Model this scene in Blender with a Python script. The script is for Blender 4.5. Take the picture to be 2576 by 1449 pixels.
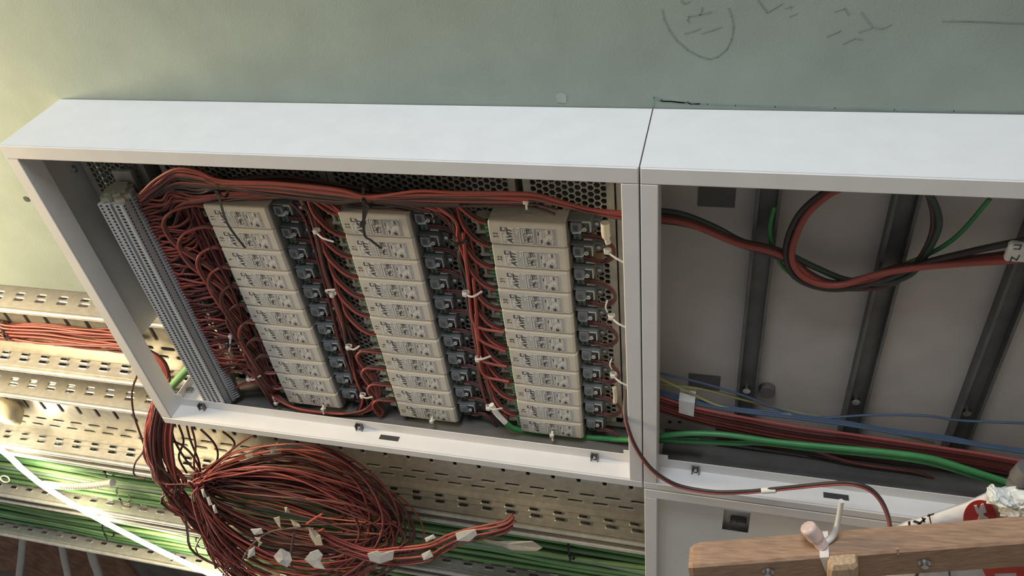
import bpy, math, random
from mathutils import Vector, Matrix

for o in list(bpy.data.objects):
    bpy.data.objects.remove(o, do_unlink=True)
scene = bpy.context.scene
COL = scene.collection
RND = random.Random(7)

# ---------------------------------------------------------------- frame of reference
# The photograph was taken with the camera turned on its side.  All shapes are laid out in
# wall coordinates (metres): u runs down the wall, v runs to the right along it, w comes out of it.
Z0 = 2.05
M3 = Matrix(((0, 1, 0), (0, 0, -1), (-1, 0, 0)))
def W(p):
    return Vector((p[1], -p[2], Z0 - p[0]))

# ---------------------------------------------------------------- camera
CAM_C = Vector((0.9977, 0.4909, 0.9046))
CAM_R = Matrix(((0.9642, -0.1125, -0.2403), (-0.0733, 0.7575, -0.6488), (0.2550, 0.6431, 0.7221)))
FPX = 2017.1
cam_data = bpy.data.cameras.new('camera')
cam_data.sensor_width = 36.0
cam_data.lens = FPX / 2576.0 * 36.0
cam_data.clip_start = 0.02
cam = bpy.data.objects.new('camera', cam_data)
COL.objects.link(cam)
ax = [M3 @ CAM_R[i] for i in range(3)]
ax[0].normalize(); ax[2] = (ax[2] - ax[0] * ax[2].dot(ax[0])).normalized(); ax[1] = ax[2].cross(ax[0])
mw = Matrix.Identity(4)
for i in range(3):
    for j in range(3):
        mw[j][i] = ax[i][j]
mw.translation = W(CAM_C)
cam.matrix_world = mw
scene.camera = cam

# ---------------------------------------------------------------- light and exposure
scene.view_settings.view_transform = 'Standard'
scene.view_settings.look = 'None'
scene.view_settings.gamma = 1.0
scene.view_settings.use_curve_mapping = False
scene.view_settings.exposure = 0.0
world = bpy.data.worlds.new('World'); scene.world = world
world.use_nodes = True
bg = world.node_tree.nodes['Background']
bg.inputs[0].default_value = (0.95, 0.93, 0.90, 1)
bg.inputs[1].default_value = 0.22
scene.cycles.use_denoising = True
scene.cycles.max_bounces = 5; scene.cycles.diffuse_bounces = 3; scene.cycles.glossy_bounces = 3; scene.cycles.transmission_bounces = 2
scene.cycles.caustics_reflective = False; scene.cycles.caustics_refractive = False

def area(name, loc, target, size, size_y, power, col):
    d = bpy.data.lights.new(name, 'AREA'); d.shape = 'RECTANGLE'
    d.size = size; d.size_y = size_y; d.energy = power; d.color = col
    o = bpy.data.objects.new(name, d); COL.objects.link(o)
    o.location = W(loc)
    o.rotation_euler = (W(target) - W(loc)).to_track_quat('-Z', 'Y').to_euler()
    return o
area('window_daylight', (0.55, 2.7, 0.50), (0.6, -0.2, 0.1), 1.8, 0.9, 88, (0.88, 0.94, 1.0))
area('warm_ceiling_lamp', (-1.0, -0.06, 0.34), (0.1, 0.05, 0.0), 0.34, 0.34, 36, (1.0, 0.79, 0.47))

# ---------------------------------------------------------------- helpers
def at(x, y, w):
    """point on the plane at height w above the wall under a pixel of the 2576x1449 photograph"""
    d = CAM_R.transposed() @ Vector(((x - 1288) / FPX, -(y - 724.5) / FPX, -1.0))
    t = (w - CAM_C[2]) / d[2]
    return CAM_C + t * d

MATS = {}
def mat(name, col, rough=0.5, metal=0.0, var=0.06, scale=30.0, bump=0.0, bscale=200.0, emit=None, spec=0.5, alpha=1.0, trans=0.0, stretch=None):
    m = bpy.data.materials.new(name); m.use_nodes = True
    nt = m.node_tree; b = nt.nodes['Principled BSDF']
    b.inputs['Roughness'].default_value = rough
    b.inputs['Metallic'].default_value = metal
    b.inputs['Specular IOR Level'].default_value = spec
    if trans: b.inputs['Transmission Weight'].default_value = trans
    if alpha < 1: b.inputs['Alpha'].default_value = alpha
    tc = nt.nodes.new('ShaderNodeTexCoord'); src = tc.outputs['Object']
    if stretch:
        mp = nt.nodes.new('ShaderNodeMapping'); mp.vector_type = 'TEXTURE'; mp.inputs['Scale'].default_value = [1.0 / q for q in stretch]; mp.inputs['Rotation'].default_value = (0, -0.30, 0)
        nt.links.new(src, mp.inputs[0]); src = mp.outputs[0]
    n = nt.nodes.new('ShaderNodeTexNoise'); n.inputs['Scale'].default_value = scale; n.inputs['Detail'].default_value = 4
    nt.links.new(src, n.inputs['Vector'])
    r = nt.nodes.new('ShaderNodeValToRGB')
    c0 = [max(0, c * (1 - var * 2)) for c in col]; c1 = [min(1, c * (1 + var * 2)) for c in col]
    r.color_ramp.elements[0].position = 0.3; r.color_ramp.elements[1].position = 0.7
    r.color_ramp.elements[0].color = (*c0, 1); r.color_ramp.elements[1].color = (*c1, 1)
    nt.links.new(n.outputs[0], r.inputs[0]); nt.links.new(r.outputs[0], b.inputs['Base Color'])
    if bump:
        n2 = nt.nodes.new('ShaderNodeTexNoise'); n2.inputs['Scale'].default_value = bscale; n2.inputs['Detail'].default_value = 3
        nt.links.new(src, n2.inputs['Vector'])
        bp = nt.nodes.new('ShaderNodeBump'); bp.inputs['Strength'].default_value = bump; bp.inputs['Distance'].default_value = 0.002
        nt.links.new(n2.outputs[0], bp.inputs['Height']); nt.links.new(bp.outputs[0], b.inputs['Normal'])
    if emit:
        b.inputs['Emission Color'].default_value = (*emit[0], 1); b.inputs['Emission Strength'].default_value = emit[1]
    MATS[name] = m
    return m

mat('drywall', (0.262, 0.315, 0.280), 0.85, var=0.035, scale=14, bump=0.12, bscale=420)
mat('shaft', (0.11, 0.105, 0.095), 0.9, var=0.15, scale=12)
mat('concrete', (0.30, 0.29, 0.27), 0.9, var=0.1, scale=8)
mat('white_paint', (0.72, 0.71, 0.70), 0.38, var=0.015, scale=25, bump=0.03, bscale=900)
mat('grey_panel', (0.52, 0.48, 0.45), 0.5, var=0.03, scale=20)
mat('cover_paint', (0.80, 0.78, 0.73), 0.5, var=0.02, scale=20)
mat('dark_panel', (0.125, 0.12, 0.115), 0.6, var=0.08, scale=20)
mat('dark_hole', (0.035, 0.035, 0.037), 0.8, var=0.05)
mat('plate_zinc', (0.50, 0.48, 0.42), 0.45, 0.35, var=0.10, scale=40)
mat('galvanised', (0.66, 0.64, 0.58), 0.34, 0.45, var=0.06, scale=60, bump=0.015, bscale=60)
mat('rail_metal', (0.16, 0.16, 0.155), 0.45, 0.5, var=0.08)
mat('case', (0.60, 0.565, 0.50), 0.45, var=0.02, scale=60)
mat('paper', (0.66, 0.645, 0.62), 0.6, var=0.02)
mat('ink', (0.085, 0.08, 0.08), 0.6, var=0.05)
mat('ink_soft', (0.36, 0.35, 0.335), 0.6, var=0.1)
mat('marker', (0.07, 0.065, 0.06), 0.6, var=0.05)
mat('green_terminal', (0.09, 0.27, 0.13), 0.45, var=0.06)
mat('green_terminal_grey', (0.10, 0.17, 0.14), 0.45, var=0.06)
mat('cream_plastic', (0.56, 0.53, 0.43), 0.45, var=0.04)
mat('housing_grey', (0.185, 0.20, 0.20), 0.45, var=0.05)
mat('cover_grey', (0.21, 0.22, 0.225), 0.4, var=0.05)
mat('cover_light', (0.62, 0.64, 0.64), 0.4, var=0.04)
mat('terminal_grey', (0.72, 0.71, 0.68), 0.5, var=0.03)
mat('terminal_side_daylight', (0.44, 0.46, 0.49), 0.5, var=0.03)  # bluish daylight on the side faces, put into their colour
mat('terminal_channel', (0.40, 0.40, 0.39), 0.5, var=0.03)
mat('wire_red', (0.37, 0.082, 0.064), 0.42, var=0.08, scale=15)
mat('wire_red_pink', (0.36, 0.082, 0.078), 0.42, var=0.08, scale=15)
mat('wire_red_dark', (0.15, 0.042, 0.037), 0.5, var=0.08, scale=15)
mat('wire_black', (0.050, 0.040, 0.039), 0.45, var=0.08)
mat('wire_brown', (0.105, 0.052, 0.043), 0.5, var=0.08)
mat('wire_green', (0.055, 0.27, 0.09), 0.4, var=0.06)
mat('wire_blue', (0.065, 0.105, 0.175), 0.45, var=0.06)
mat('wire_yellow', (0.34, 0.33, 0.13), 0.5, var=0.08)
mat('wire_dark_green', (0.055, 0.085, 0.07), 0.5, var=0.08)
mat('cable_green', (0.17, 0.35, 0.14), 0.5, var=0.12, scale=9)
mat('cable_green_light', (0.29, 0.46, 0.20), 0.5, var=0.12, scale=9)
mat('cable_green_dark', (0.11, 0.26, 0.115), 0.5, var=0.12, scale=9)
mat('cable_teal', (0.26, 0.36, 0.31), 0.5, var=0.10, scale=9)
mat('tie_black', (0.022, 0.021, 0.021), 0.4, var=0.05)
mat('tie_white', (0.68, 0.66, 0.62), 0.4, var=0.04)
mat('tape_white', (0.72, 0.71, 0.69), 0.6, var=0.05, scale=80)
mat('tape_cream', (0.58, 0.52, 0.42), 0.6, var=0.06, scale=80)
mat('steel', (0.55, 0.56, 0.57), 0.25, 1.0, var=0.05)
mat('clip_dark', (0.16, 0.155, 0.15), 0.4, 0.6, var=0.1)
mat('wood', (0.33, 0.205, 0.130), 0.6, var=0.12, scale=34, bump=0.25, bscale=45, stretch=(9, 9, 0.22))
mat('wood_light', (0.46, 0.32, 0.20), 0.62, var=0.13, scale=30, bump=0.25, bscale=45, stretch=(0.25, 9, 9))
mat('conduit_white', (0.75, 0.72, 0.62), 0.5, var=0.03)
mat('conduit_grey', (0.42, 0.42, 0.39), 0.4, var=0.05)
mat('sack_white', (0.62, 0.61, 0.61), 0.5, var=0.03, scale=40, bump=0.2, bscale=60)
mat('sack_red', (0.58, 0.055, 0.045), 0.5, var=0.05)
mat('plaster', (0.70, 0.71, 0.67), 0.75, var=0.06, scale=50, bump=0.5, bscale=90)
mat('sleeve_pink', (0.66, 0.50, 0.47), 0.35, var=0.05, scale=60)
mat('pencil', (0.200, 0.248, 0.220), 0.8, var=0.1)
mat('pencil_blue', (0.20, 0.27, 0.26), 0.8, var=0.1)
mat('filler', (0.33, 0.37, 0.34), 0.8, var=0.05)
mat('brown_block', (0.26, 0.17, 0.085), 0.7, var=0.15)
mat('cloth_cream', (0.75, 0.65, 0.45), 0.8, var=0.06, bump=0.3, bscale=60)
mat('brick_brown', (0.20, 0.10, 0.06), 0.8, var=0.2, scale=30)
mat('led', (1.0, 0.9, 0.7), 0.4, emit=((1.0, 0.86, 0.58), 52.0))
mat('led_casing', (0.85, 0.78, 0.55), 0.3, emit=((1.0, 0.80, 0.42), 6.0))

class MB:
    """collects geometry in wall coordinates relative to an origin"""
    def __init__(self, o=(0, 0, 0)):
        self.o = Vector(o); self.v = []; self.f = []; self.m = []; self.s = []; self.cur = 0
    def add(self, verts, faces, smooth=False):
        n = len(self.v); o = self.o
        self.v += [Vector(p) - o for p in verts]
        for f in faces:
            self.f.append(tuple(i + n for i in f)); self.m.append(self.cur); self.s.append(smooth)
    def box(self, a, b, bev=0.0):
        x0, y0, z0 = [min(a[i], b[i]) for i in range(3)]; x1, y1, z1 = [max(a[i], b[i]) for i in range(3)]
        if bev <= 0:
            vs = [(x, y, z) for z in (z0, z1) for y in (y0, y1) for x in (x0, x1)]
            self.add(vs, [(0, 2, 3, 1), (4, 5, 7, 6), (0, 1, 5, 4), (2, 6, 7, 3), (0, 4, 6, 2), (1, 3, 7, 5)])
            return
        k = min(bev, (x1 - x0) * .45, (y1 - y0) * .45, (z1 - z0) * .45)
        idx = {}; vs = []
        X = (x0, x1); Y = (y0, y1); Z = (z0, z1)
        for i in (0, 1):
            for j in (0, 1):
                for l in (0, 1):
                    sx, sy, sz = (1 - 2 * i) * k, (1 - 2 * j) * k, (1 - 2 * l) * k
                    idx[(i, j, l, 0)] = len(vs); vs.append((X[i], Y[j] + sy, Z[l] + sz))
                    idx[(i, j, l, 1)] = len(vs); vs.append((X[i] + sx, Y[j], Z[l] + sz))
                    idx[(i, j, l, 2)] = len(vs); vs.append((X[i] + sx, Y[j] + sy, Z[l]))
        F = []
        for i in (0, 1):
            F.append([idx[(i, 0, 0, 0)], idx[(i, 1, 0, 0)], idx[(i, 1, 1, 0)], idx[(i, 0, 1, 0)]])
            F.append([idx[(0, i, 0, 1)], idx[(1, i, 0, 1)], idx[(1, i, 1, 1)], idx[(0, i, 1, 1)]])
            F.append([idx[(0, 0, i, 2)], idx[(1, 0, i, 2)], idx[(1, 1, i, 2)], idx[(0, 1, i, 2)]])
        for i in (0, 1):
            for j in (0, 1):
                F.append([idx[(i, j, 0, 0)], idx[(i, j, 1, 0)], idx[(i, j, 1, 1)], idx[(i, j, 0, 1)]])
                F.append([idx[(i, 0, j, 0)], idx[(i, 1, j, 0)], idx[(i, 1, j, 2)], idx[(i, 0, j, 2)]])
                F.append([idx[(0, i, j, 1)], idx[(1, i, j, 1)], idx[(1, i, j, 2)], idx[(0, i, j, 2)]])
        for i in (0, 1):
            for j in (0, 1):
                for l in (0, 1):
                    F.append([idx[(i, j, l, 0)], idx[(i, j, l, 1)], idx[(i, j, l, 2)]])
        self.add(vs, F)
    def prism(self, poly, lo, hi, axis='w'):
        """poly in the two other axes (uv for w, uw for v, vw for u)"""
        n = len(poly)
        def P(a, b, c):
            return (a, b, c) if axis == 'w' else (a, c, b) if axis == 'v' else (c, a, b)
        vs = [P(a, b, lo) for a, b in poly] + [P(a, b, hi) for a, b in poly]
        F = [tuple(range(n)), tuple(range(2 * n - 1, n - 1, -1))] + [(i, (i + 1) % n, n + (i + 1) % n, n + i) for i in range(n)]
        self.add(vs, F)
    def tube(self, pts, r, n=6, cap=True):
        pts = [Vector(p) for p in pts]; L = len(pts); vs = []; F = []
        up = None
        for i, p in enumerate(pts):
            t = (pts[min(i + 1, L - 1)] - pts[max(i - 1, 0)])
            if t.length < 1e-9: t = Vector((1, 0, 0))
            t.normalize()
            if up is None:
                up = Vector((0, 0, 1)) if abs(t.z) < .8 else Vector((0, 1, 0))
            s = t.cross(up); s.normalize(); up = s.cross(t)
            rr = r[i] if isinstance(r, (list, tuple)) else r
            for k in range(n):
                a = 2 * math.pi * k / n
                vs.append(p + s * (math.cos(a) * rr) + up * (math.sin(a) * rr))
        for i in range(L - 1):
            for k in range(n):
                F.append((i * n + k, i * n + (k + 1) % n, (i + 1) * n + (k + 1) % n, (i + 1) * n + k))
        self.add(vs, F, True)
        if cap:
            self.add([vs[k] for k in range(n)], [tuple(range(n))]); self.add(vs[-n:], [tuple(range(n))])
    def cyl(self, c, axis, r, h, n=12):
        c = Vector(c); a = Vector(axis).normalized()
        self.tube([c, c + a * h], r, n)
    def ring(self, c, axis, r, tr, n=14, m=6):
        c = Vector(c); a = Vector(axis).normalized()
        s = a.cross(Vector((0, 0, 1)) if abs(a.z) < .8 else Vector((1, 0, 0))).normalized(); q = a.cross(s)
        vs = []; F = []
        for i in range(n):
            t = 2 * math.pi * i / n; d = s * math.cos(t) + q * math.sin(t)
            for k in range(m):
                p = 2 * math.pi * k / m
                vs.append(c + d * (r + tr * math.cos(p)) + a * (tr * math.sin(p)))
        for i in range(n):
            for k in range(m):
                F.append((i * m + k, i * m + (k + 1) % m, ((i + 1) % n) * m + (k + 1) % m, ((i + 1) % n) * m + k))
        self.add(vs, F, True)
    def ribbon(self, pts, width, w, th=0.00025):
        """flat stroke on the plane w"""
        for (a, b) in zip(pts[:-1], pts[1:]):
            d = Vector((b[0] - a[0], b[1] - a[1])); 
            if d.length < 1e-9: continue
            d.normalize(); nx, ny = -d.y * width / 2, d.x * width / 2; ex, ey = d.x * width * .3, d.y * width * .3
            q = [(a[0] - ex + nx, a[1] - ey + ny), (a[0] - ex - nx, a[1] - ey - ny), (b[0] + ex - nx, b[1] + ey - ny), (b[0] + ex + nx, b[1] + ey + ny)]
            self.prism(q, w, w + th)
    def rect(self, u0, v0, u1, v1, w, th=0.0002):
        self.box((u0, v0, w), (u1, v1, w + th))
    def mesh(self, name, mats):
        me = bpy.data.meshes.new(name)
        me.from_pydata([M3 @ p for p in self.v], [], self.f)
        if not isinstance(mats, (list, tuple)): mats = [mats]
        for m in mats: me.materials.append(MATS[m])
        me.polygons.foreach_set('material_index', self.m)
        me.polygons.foreach_set('use_smooth', self.s)
        me.update()
        import bmesh
        bm = bmesh.new(); bm.from_mesh(me); bmesh.ops.recalc_face_normals(bm, faces=bm.faces); bm.to_mesh(me); bm.free()
        return me
    def build(self, name, mats, parent=None):
        o = bpy.data.objects.new(name, self.mesh(name, mats)); COL.objects.link(o)
        if parent is not None:
            o.parent = parent
            if not isinstance(parent, str):
                po = parent.get('_o', None)
                base = Vector(po) if po is not None else Vector((0, 0, 0))
            o.location = M3 @ (self.o - base)
        else:
            o.location = W(self.o)
        o['_o'] = list(self.o)
        return o

def tag(o, label, cat, group=None, kind=None):
    o['label'] = label; o['category'] = cat
    if group: o['group'] = group
    if kind: o['kind'] = kind
    return o
def struct(o, label=None):
    o['kind'] = 'structure'
    if label: o['label'] = label
    return o
def empty(name, o):
    e = bpy.data.objects.new(name, None); COL.objects.link(e); e.location = W(o); e['_o'] = list(o); e.empty_display_size = 0.02
    return e
def share(name, mesh, parent, o):
    """object with shared mesh data; o is an absolute wall coordinate"""
    ob = bpy.data.objects.new(name, mesh); COL.objects.link(ob); ob.parent = parent
    ob.location = M3 @ (Vector(o) - Vector(parent['_o'])); ob['_o'] = list(o)
    return ob

def spline(pts, seg=8):
    pts = [Vector(p) for p in pts]; out = []
    n = len(pts)
    for i in range(n - 1):
        p0 = pts[max(i - 1, 0)]; p1 = pts[i]; p2 = pts[i + 1]; p3 = pts[min(i + 2, n - 1)]
        for k in range(seg):
            t = k / seg
            out.append(0.5 * ((2 * p1) + (p2 - p0) * t + (2 * p0 - 5 * p1 + 4 * p2 - p3) * t * t + (3 * p1 - p0 - 3 * p2 + p3) * t ** 3))
    out.append(pts[-1])
    return out
def jit(pts, a, aw=None, r=RND, ends=True):
    """loosen a path: a slowly varying shift"""
    aw = a if aw is None else aw
    s = Vector((r.gauss(0, a), r.gauss(0, a), r.gauss(0, aw))); out = []
    for i, p in enumerate(pts):
        e = Vector((r.gauss(0, a * .45), r.gauss(0, a * .45), r.gauss(0, aw * .45)))
        k = 1.0 if ends or 0 < i < len(pts) - 1 else 0.15
        out.append(Vector(p) + (s + e) * k)
    return out
def wire(name, pts, r, m, label, cat, group=None, twin=None, seg=8, n=6, off=(0.0, -0.75, -0.65)):
    path = spline(pts, seg); mb = MB(path[0]); mb.tube(path, r, n); o = mb.build(name, m)
    tag(o, label, cat, group)
    if twin:
        d = Vector(off).normalized() * r * 1.95
        m2 = MB(path[0]); m2.tube([p + d for p in path], r, n); m2.build('black_conductor', twin, o)['label'] = 'black conductor'
    return o
def tie(c, axis, rad, tail, m, label, group=None, wdt=0.0035, squash=1.0):
    c = Vector(c); a = Vector(axis).normalized()
    mb = MB(c)
    s = a.cross(Vector((0, 0, 1)) if abs(a.z) < .8 else Vector((1, 0, 0))).normalized(); q = a.cross(s)
    n = 14; vs = []; F = []
    for i in range(n):
        t = 2 * math.pi * i / n; d = s * math.cos(t) + q * math.sin(t) * squash
        for (rr, h) in ((rad, -wdt / 2), (rad + .0012, -wdt / 2), (rad + .0012, wdt / 2), (rad, wdt / 2)):
            vs.append(c + d * rr + a * h)
    for i in range(n):
        for k in range(4):
            F.append((i * 4 + k, i * 4 + (k + 1) % 4, ((i + 1) % n) * 4 + (k + 1) % 4, ((i + 1) % n) * 4 + k))
    mb.add(vs, F); o = mb.build('cable_tie', m); tag(o, label, 'cable tie', group)
    hp = c + q * (rad * squash + .002) if q.z > 0 else c - q * (rad * squash + .002)
    hb = MB(hp); hb.box(hp - Vector((.0035, .0035, .002)), hp + Vector((.0035, .0035, .003)), .001); hb.build('head', m, o)
    if tail is not None:
        tp = spline([hp] + [hp + Vector(t) for t in tail], 5)
        tb = MB(hp)
        sd = Vector((0, 0, 1))
        vs = []; F = []
        for i, p in enumerate(tp):
            d = (tp[min(i + 1, len(tp) - 1)] - tp[max(i - 1, 0)]).normalized(); x = d.cross(sd)
            if x.length < 1e-4: x = Vector((1, 0, 0))
            x.normalize(); y = x.cross(d)
            h = wdt * .45
            vs += [p + x * h + y * .0005, p - x * h + y * .0005, p - x * h - y * .0005, p + x * h - y * .0005]
        for i in range(len(tp) - 1):
            for k in range(4):
                F.append((i * 4 + k, i * 4 + (k + 1) % 4, (i + 1) * 4 + (k + 1) % 4, (i + 1) * 4 + k))
        F += [(0, 1, 2, 3), tuple(len(vs) - 4 + i for i in range(4))]
        tb.add(vs, F); tb.build('tail', m, o)
    return o

# ================================================================ the setting
def wall_box(name, a, b, m, label):
    mb = MB(a); mb.box(a, b); return struct(mb.build(name, m), label)
wl = wall_box('wall_back', (-1.9, -0.409, -0.0135), (2.05, 2.6, -0.001), 'drywall', 'pale green moisture resistant plasterboard wall behind the cabinets')
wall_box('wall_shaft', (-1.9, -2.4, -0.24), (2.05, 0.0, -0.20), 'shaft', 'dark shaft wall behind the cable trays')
wall_box('floor', (2.05, -2.4, -0.24), (2.10, 2.6, 3.0), 'concrete', 'bare concrete floor at the foot of the ladder')

# pencil marks on the plasterboard
def pencil(paths, wd, m, label):
    mb = MB((0, 0, 0)); mb.o = Vector(wl['_o'])
    for pth in paths:
        q = [at(x, y, 0.0)[:2] for x, y in pth]
        mb.ribbon(q, wd, -0.0009, 0.0003)
    mb.build('pencil_mark', m, wl)['label'] = label
circ = [(1665, 25), (1670, 50), (1684, 78), (1702, 103), (1730, 127), (1760, 143), (1785, 150), (1805, 144), (1828, 125), (1840, 100), (1845, 70), (1840, 42), (1832, 22)]
pencil([circ, [(1712, 3), (1722, 10), (1735, 5)]], 0.0010, 'pencil', 'pencilled circle on the wall')
pencil([[(1766, 20), (1762, 38), (1732, 42), (1729, 52), (1734, 58)], [(1758, 38), (1790, 31)], [(1722, 85), (1745, 80), (1762, 72)], [(1765, 85), (1795, 76), (1815, 68)]], 0.0009, 'pencil', 'pencilled figures inside the circle')
pencil([[(1905, 0), (1930, 33), (1968, 10)], [(1975, 22), (1990, 17), (1990, 24)], [(1985, 43), (2005, 35)]], 0.0008, 'pencil', 'pencilled letter near the top edge')
pencil([[(2080, 93), (2108, 82), (2115, 78)], [(2120, 112), (2150, 98), (2170, 100)], [(2160, 82), (2195, 70), (2165, 32)], [(2195, 70), (2222, 73), (2242, 62)], [(2100, 30), (2125, 22), (2135, 40)]], 0.0008, 'pencil', 'pencilled letters right of the circle')
pencil([[(2370, 54), (2440, 55), (2576, 60)]], 0.0009, 'pencil', 'faint pencilled line')
pencil([[(1644, 270), (1645, 246), (1665, 252), (1700, 257), (1735, 261), (1780, 263), (1850, 266), (1950, 269), (2100, 273), (2250, 277), (2400, 280), (2576, 283)],
        [(1660, 255), (1690, 256), (1715, 259), (1730, 258), (1738, 263), (1760, 262)], [(1648, 250), (1670, 256), (1720, 260)]], 0.0016, 'pencil_blue', 'blue outline drawn along the cabinet edge')
mb = MB(at(1412, 246, -0.001)); p = at(1412, 246, -0.001)
mb.prism([(p.x - .006, p.y - .006), (p.x + .006, p.y - .007), (p.x + .007, p.y + .004), (p.x, p.y + .008), (p.x - .007, p.y + .003)], -.0011, -.0004)
mb.build('filler_patch', 'filler', wl)['label'] = 'small white smear of filler'
mb = MB(at(66, 501, -0.001)); p = at(66, 501, -.0005); mb.cyl(p + Vector((0, 0, -.0006)), (0, 0, 1), .0055, .0011, 12); mb.build('screw_hole', 'dark_hole', wl)

# ================================================================ cable trays
def perf(mb, a0, a1, b0, b1, rows, P, th=0.0014):
    def quad(x0, x1, y0, y1):
        if y1 - y0 < 1e-5 or x1 - x0 < 1e-5: return
        mb.add([P(x0, y0, 0), P(x1, y0, 0), P(x1, y1, 0), P(x0, y1, 0), P(x0, y0, -th), P(x1, y0, -th), P(x1, y1, -th), P(x0, y1, -th)], [(0, 1, 2, 3), (7, 6, 5, 4)])
    y = b0
    for (bc, bh, la, lb, pitch, off) in rows:
        quad(a0, a1, y, bc - bh / 2); y = bc + bh / 2
        n = int((a1 - a0 - off) / pitch); x = a0 + off
        quad(a0, x, bc - bh / 2, bc + bh / 2)
        for i in range(n):
            cx = x + pitch / 2; K = 16; vs = []
            for lev in range(4):
                for k in range(K):
                    t = 2 * math.pi * k / K; c, s = math.cos(t), math.sin(t)
                    if lev == 0:
                        mx = max(abs(c), abs(s)); vs.append(P(cx + c / mx * pitch / 2, bc + s / mx * bh / 2, 0))
                    else:
                        e = .0016 if lev == 1 else 0; ex = .42
                        pa = math.copysign(abs(c) ** ex, c) * (la / 2 + e); pb = math.copysign(abs(s) ** ex, s) * (lb / 2 + e)
                        vs.append(P(cx + pa, bc + pb, (0.0, 0.0, -.0011, -.0035)[lev]))
            F = [(l * K + k, l * K + (k + 1) % K, (l + 1) * K + (k + 1) % K, (l + 1) * K + k) for l in range(3) for k in range(K)]
            mb.add(vs, F); x += pitch
        quad(x, a1, bc - bh / 2, bc + bh / 2)
    quad(a0, a1, y, b1)

TB, TL = -0.100, -0.031
def tray(vt, vb, u0, u1, label, off):
    t = empty('cable_tray', (u0, vb, TB)); tag(t, label, 'cable tray', 'perforated cable trays beside the cabinets')
    c = (vt + vb) / 2; L = .056
    rows = []
    for (q, kind) in ((vb + .024, 0), (vb + .051, 1), (c - .006, 2), (vt - .051, 1), (vt - .024, 0)):
        rows.append((q, .024 if kind < 2 else .05, .034 if kind < 2 else .009, .0075 if kind < 2 else .036, L, off + (L / 2 if kind == 1 else .012 if kind == 2 else 0)))
    mb = MB((u0, vb, TB)); perf(mb, u0, u1, vb, vt, rows, lambda a, b, h: (a, b, TB + h)); mb.build('base', 'galvanised', t)
    for (vv, s) in ((vt, 1), (vb, -1)):
        r2 = [(TB + .022, .013, .019, .0075, L, off + .02), (TB + .0375, .013, .022, .0085, L, off + .028)]
        mb = MB((u0, vv, TB)); perf(mb, u0, u1, TB, TL - .004, r2, lambda a, b, h: (a, vv + s * .0 + (-s) * h * -1, b)); mb.build('side_rail', 'galvanised', t)
        lp = MB((u0, vv, TL)); lp.tube([(u0, vv - s * .004, TL), (u1, vv - s * .004, TL)], .0055, 10); lp.box((u0, vv - s * .013, TL - .006), (u1, vv - s * .004, TL - .0045)); lp.build('rolled_lip', 'galvanised', t)
    return t
UR = 0.885
tray(-.509, -.711, -1.75, UR, 'galvanised perforated cable tray carrying the red cables, nearest the green wall', .01)
tray(-.806, -1.040, -1.75, UR, 'empty galvanised perforated cable tray under the coil of red cables', .03)
tray(-1.062, -1.300, -1.75, UR, 'galvanised cable tray with green cables directly below the empty tray', .0)
tray(-1.322, -1.545, -1.75, UR, 'lowest galvanised cable tray with green cables, crossed by the light rope', .02)

# ================================================================ cabinets
D = 0.1357
def cabinet(u0, u1, v0, v1, label, left_cut=None):
    """open steel wall cabinet, v0 upper edge, v1 lower edge in the photograph"""
    T = .0015
    e = empty('wall_cabinet', (u0, v1, 0)); tag(e, label, 'cabinet', 'white steel wall cabinets')
    def part(name, boxes, m='white_paint', bev=.0006):
        mb = MB((u0, v1, 0))
        for a, b in boxes: mb.box(a, b, bev)
        return mb.build(name, m, e)
    part('top_panel', [((u0, v0 - T, 0), (u1, v0, D - .0012))], bev=0)
    if left_cut is None:
        part('side_panel', [((u0, v1, 0), (u0 + T, v0 - T, D - .002))], bev=0)
    else:
        part('side_panel', [((u0, left_cut, 0), (u0 + T, v0 - T, D - .002)), ((u0, v1, .092), (u0 + T, left_cut, D - .002)), ((u0, v1, 0), (u0 + T, v1 + .02, .092))], bev=0)
    part('side_panel', [((u1 - T, v1, 0), (u1, v0 - T, D - .002))], bev=0)
    part('bottom_panel', [((u0 + T, v1, 0), (u1 - T, v1 + T, D - .002))], bev=0)
    # front frame: strips, returns, sealing rim
    sl = .0205
    part('frame_rail', [((u0, v0 - .022, D - .003), (u1, v0, D))], bev=.0014)
    part('frame_return', [((u0 + .018, v0 - .022, D - .033), (u1 - .018, v0 - .0205, D - .003))], bev=0)
    part('frame_rail', [((u0, v1, D - .003), (u1, v1 + .0165, D))], bev=.0014)
    part('frame_post', [((u0, v1 + .0168, D - .003), (u0 + sl, v0 - .0223, D - .0002))], bev=.001)
    part('frame_return', [((u0 + sl - .0015, v1 + .0168, D - .036), (u0 + sl, v0 - .0223, D - .003))], bev=0)
    part('frame_post', [((u1 - sl, v1 + .0168, D - .003), (u1, v0 - .0223, D - .0002))], bev=.001)
    part('frame_return', [((u1 - sl, v1 + .0168, D - .036), (u1 - sl + .0015, v0 - .0223, D - .003))], bev=0)
    lg = part('ledge', [((u0 + sl, v1 + .015, D - .034), (u1 - sl, v1 + .0165, D - .003))], bev=0)
    part('rim', [((u0 + sl, v1 + .0165, D - .0355), (u1 - sl, v1 + .036, D - .034))], bev=0)
    for uu in (u0 + sl, u1 - sl - .014):
        part('corner_tab', [((uu, v1 + .036, D - .0355), (uu + .014, v1 + .046, D - .034))], bev=0)
        part('corner_tab', [((uu, v0 - .044, D - .0355), (uu + .014, v0 - .022, D - .034))], bev=0)
    return e, part, lg

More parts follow.
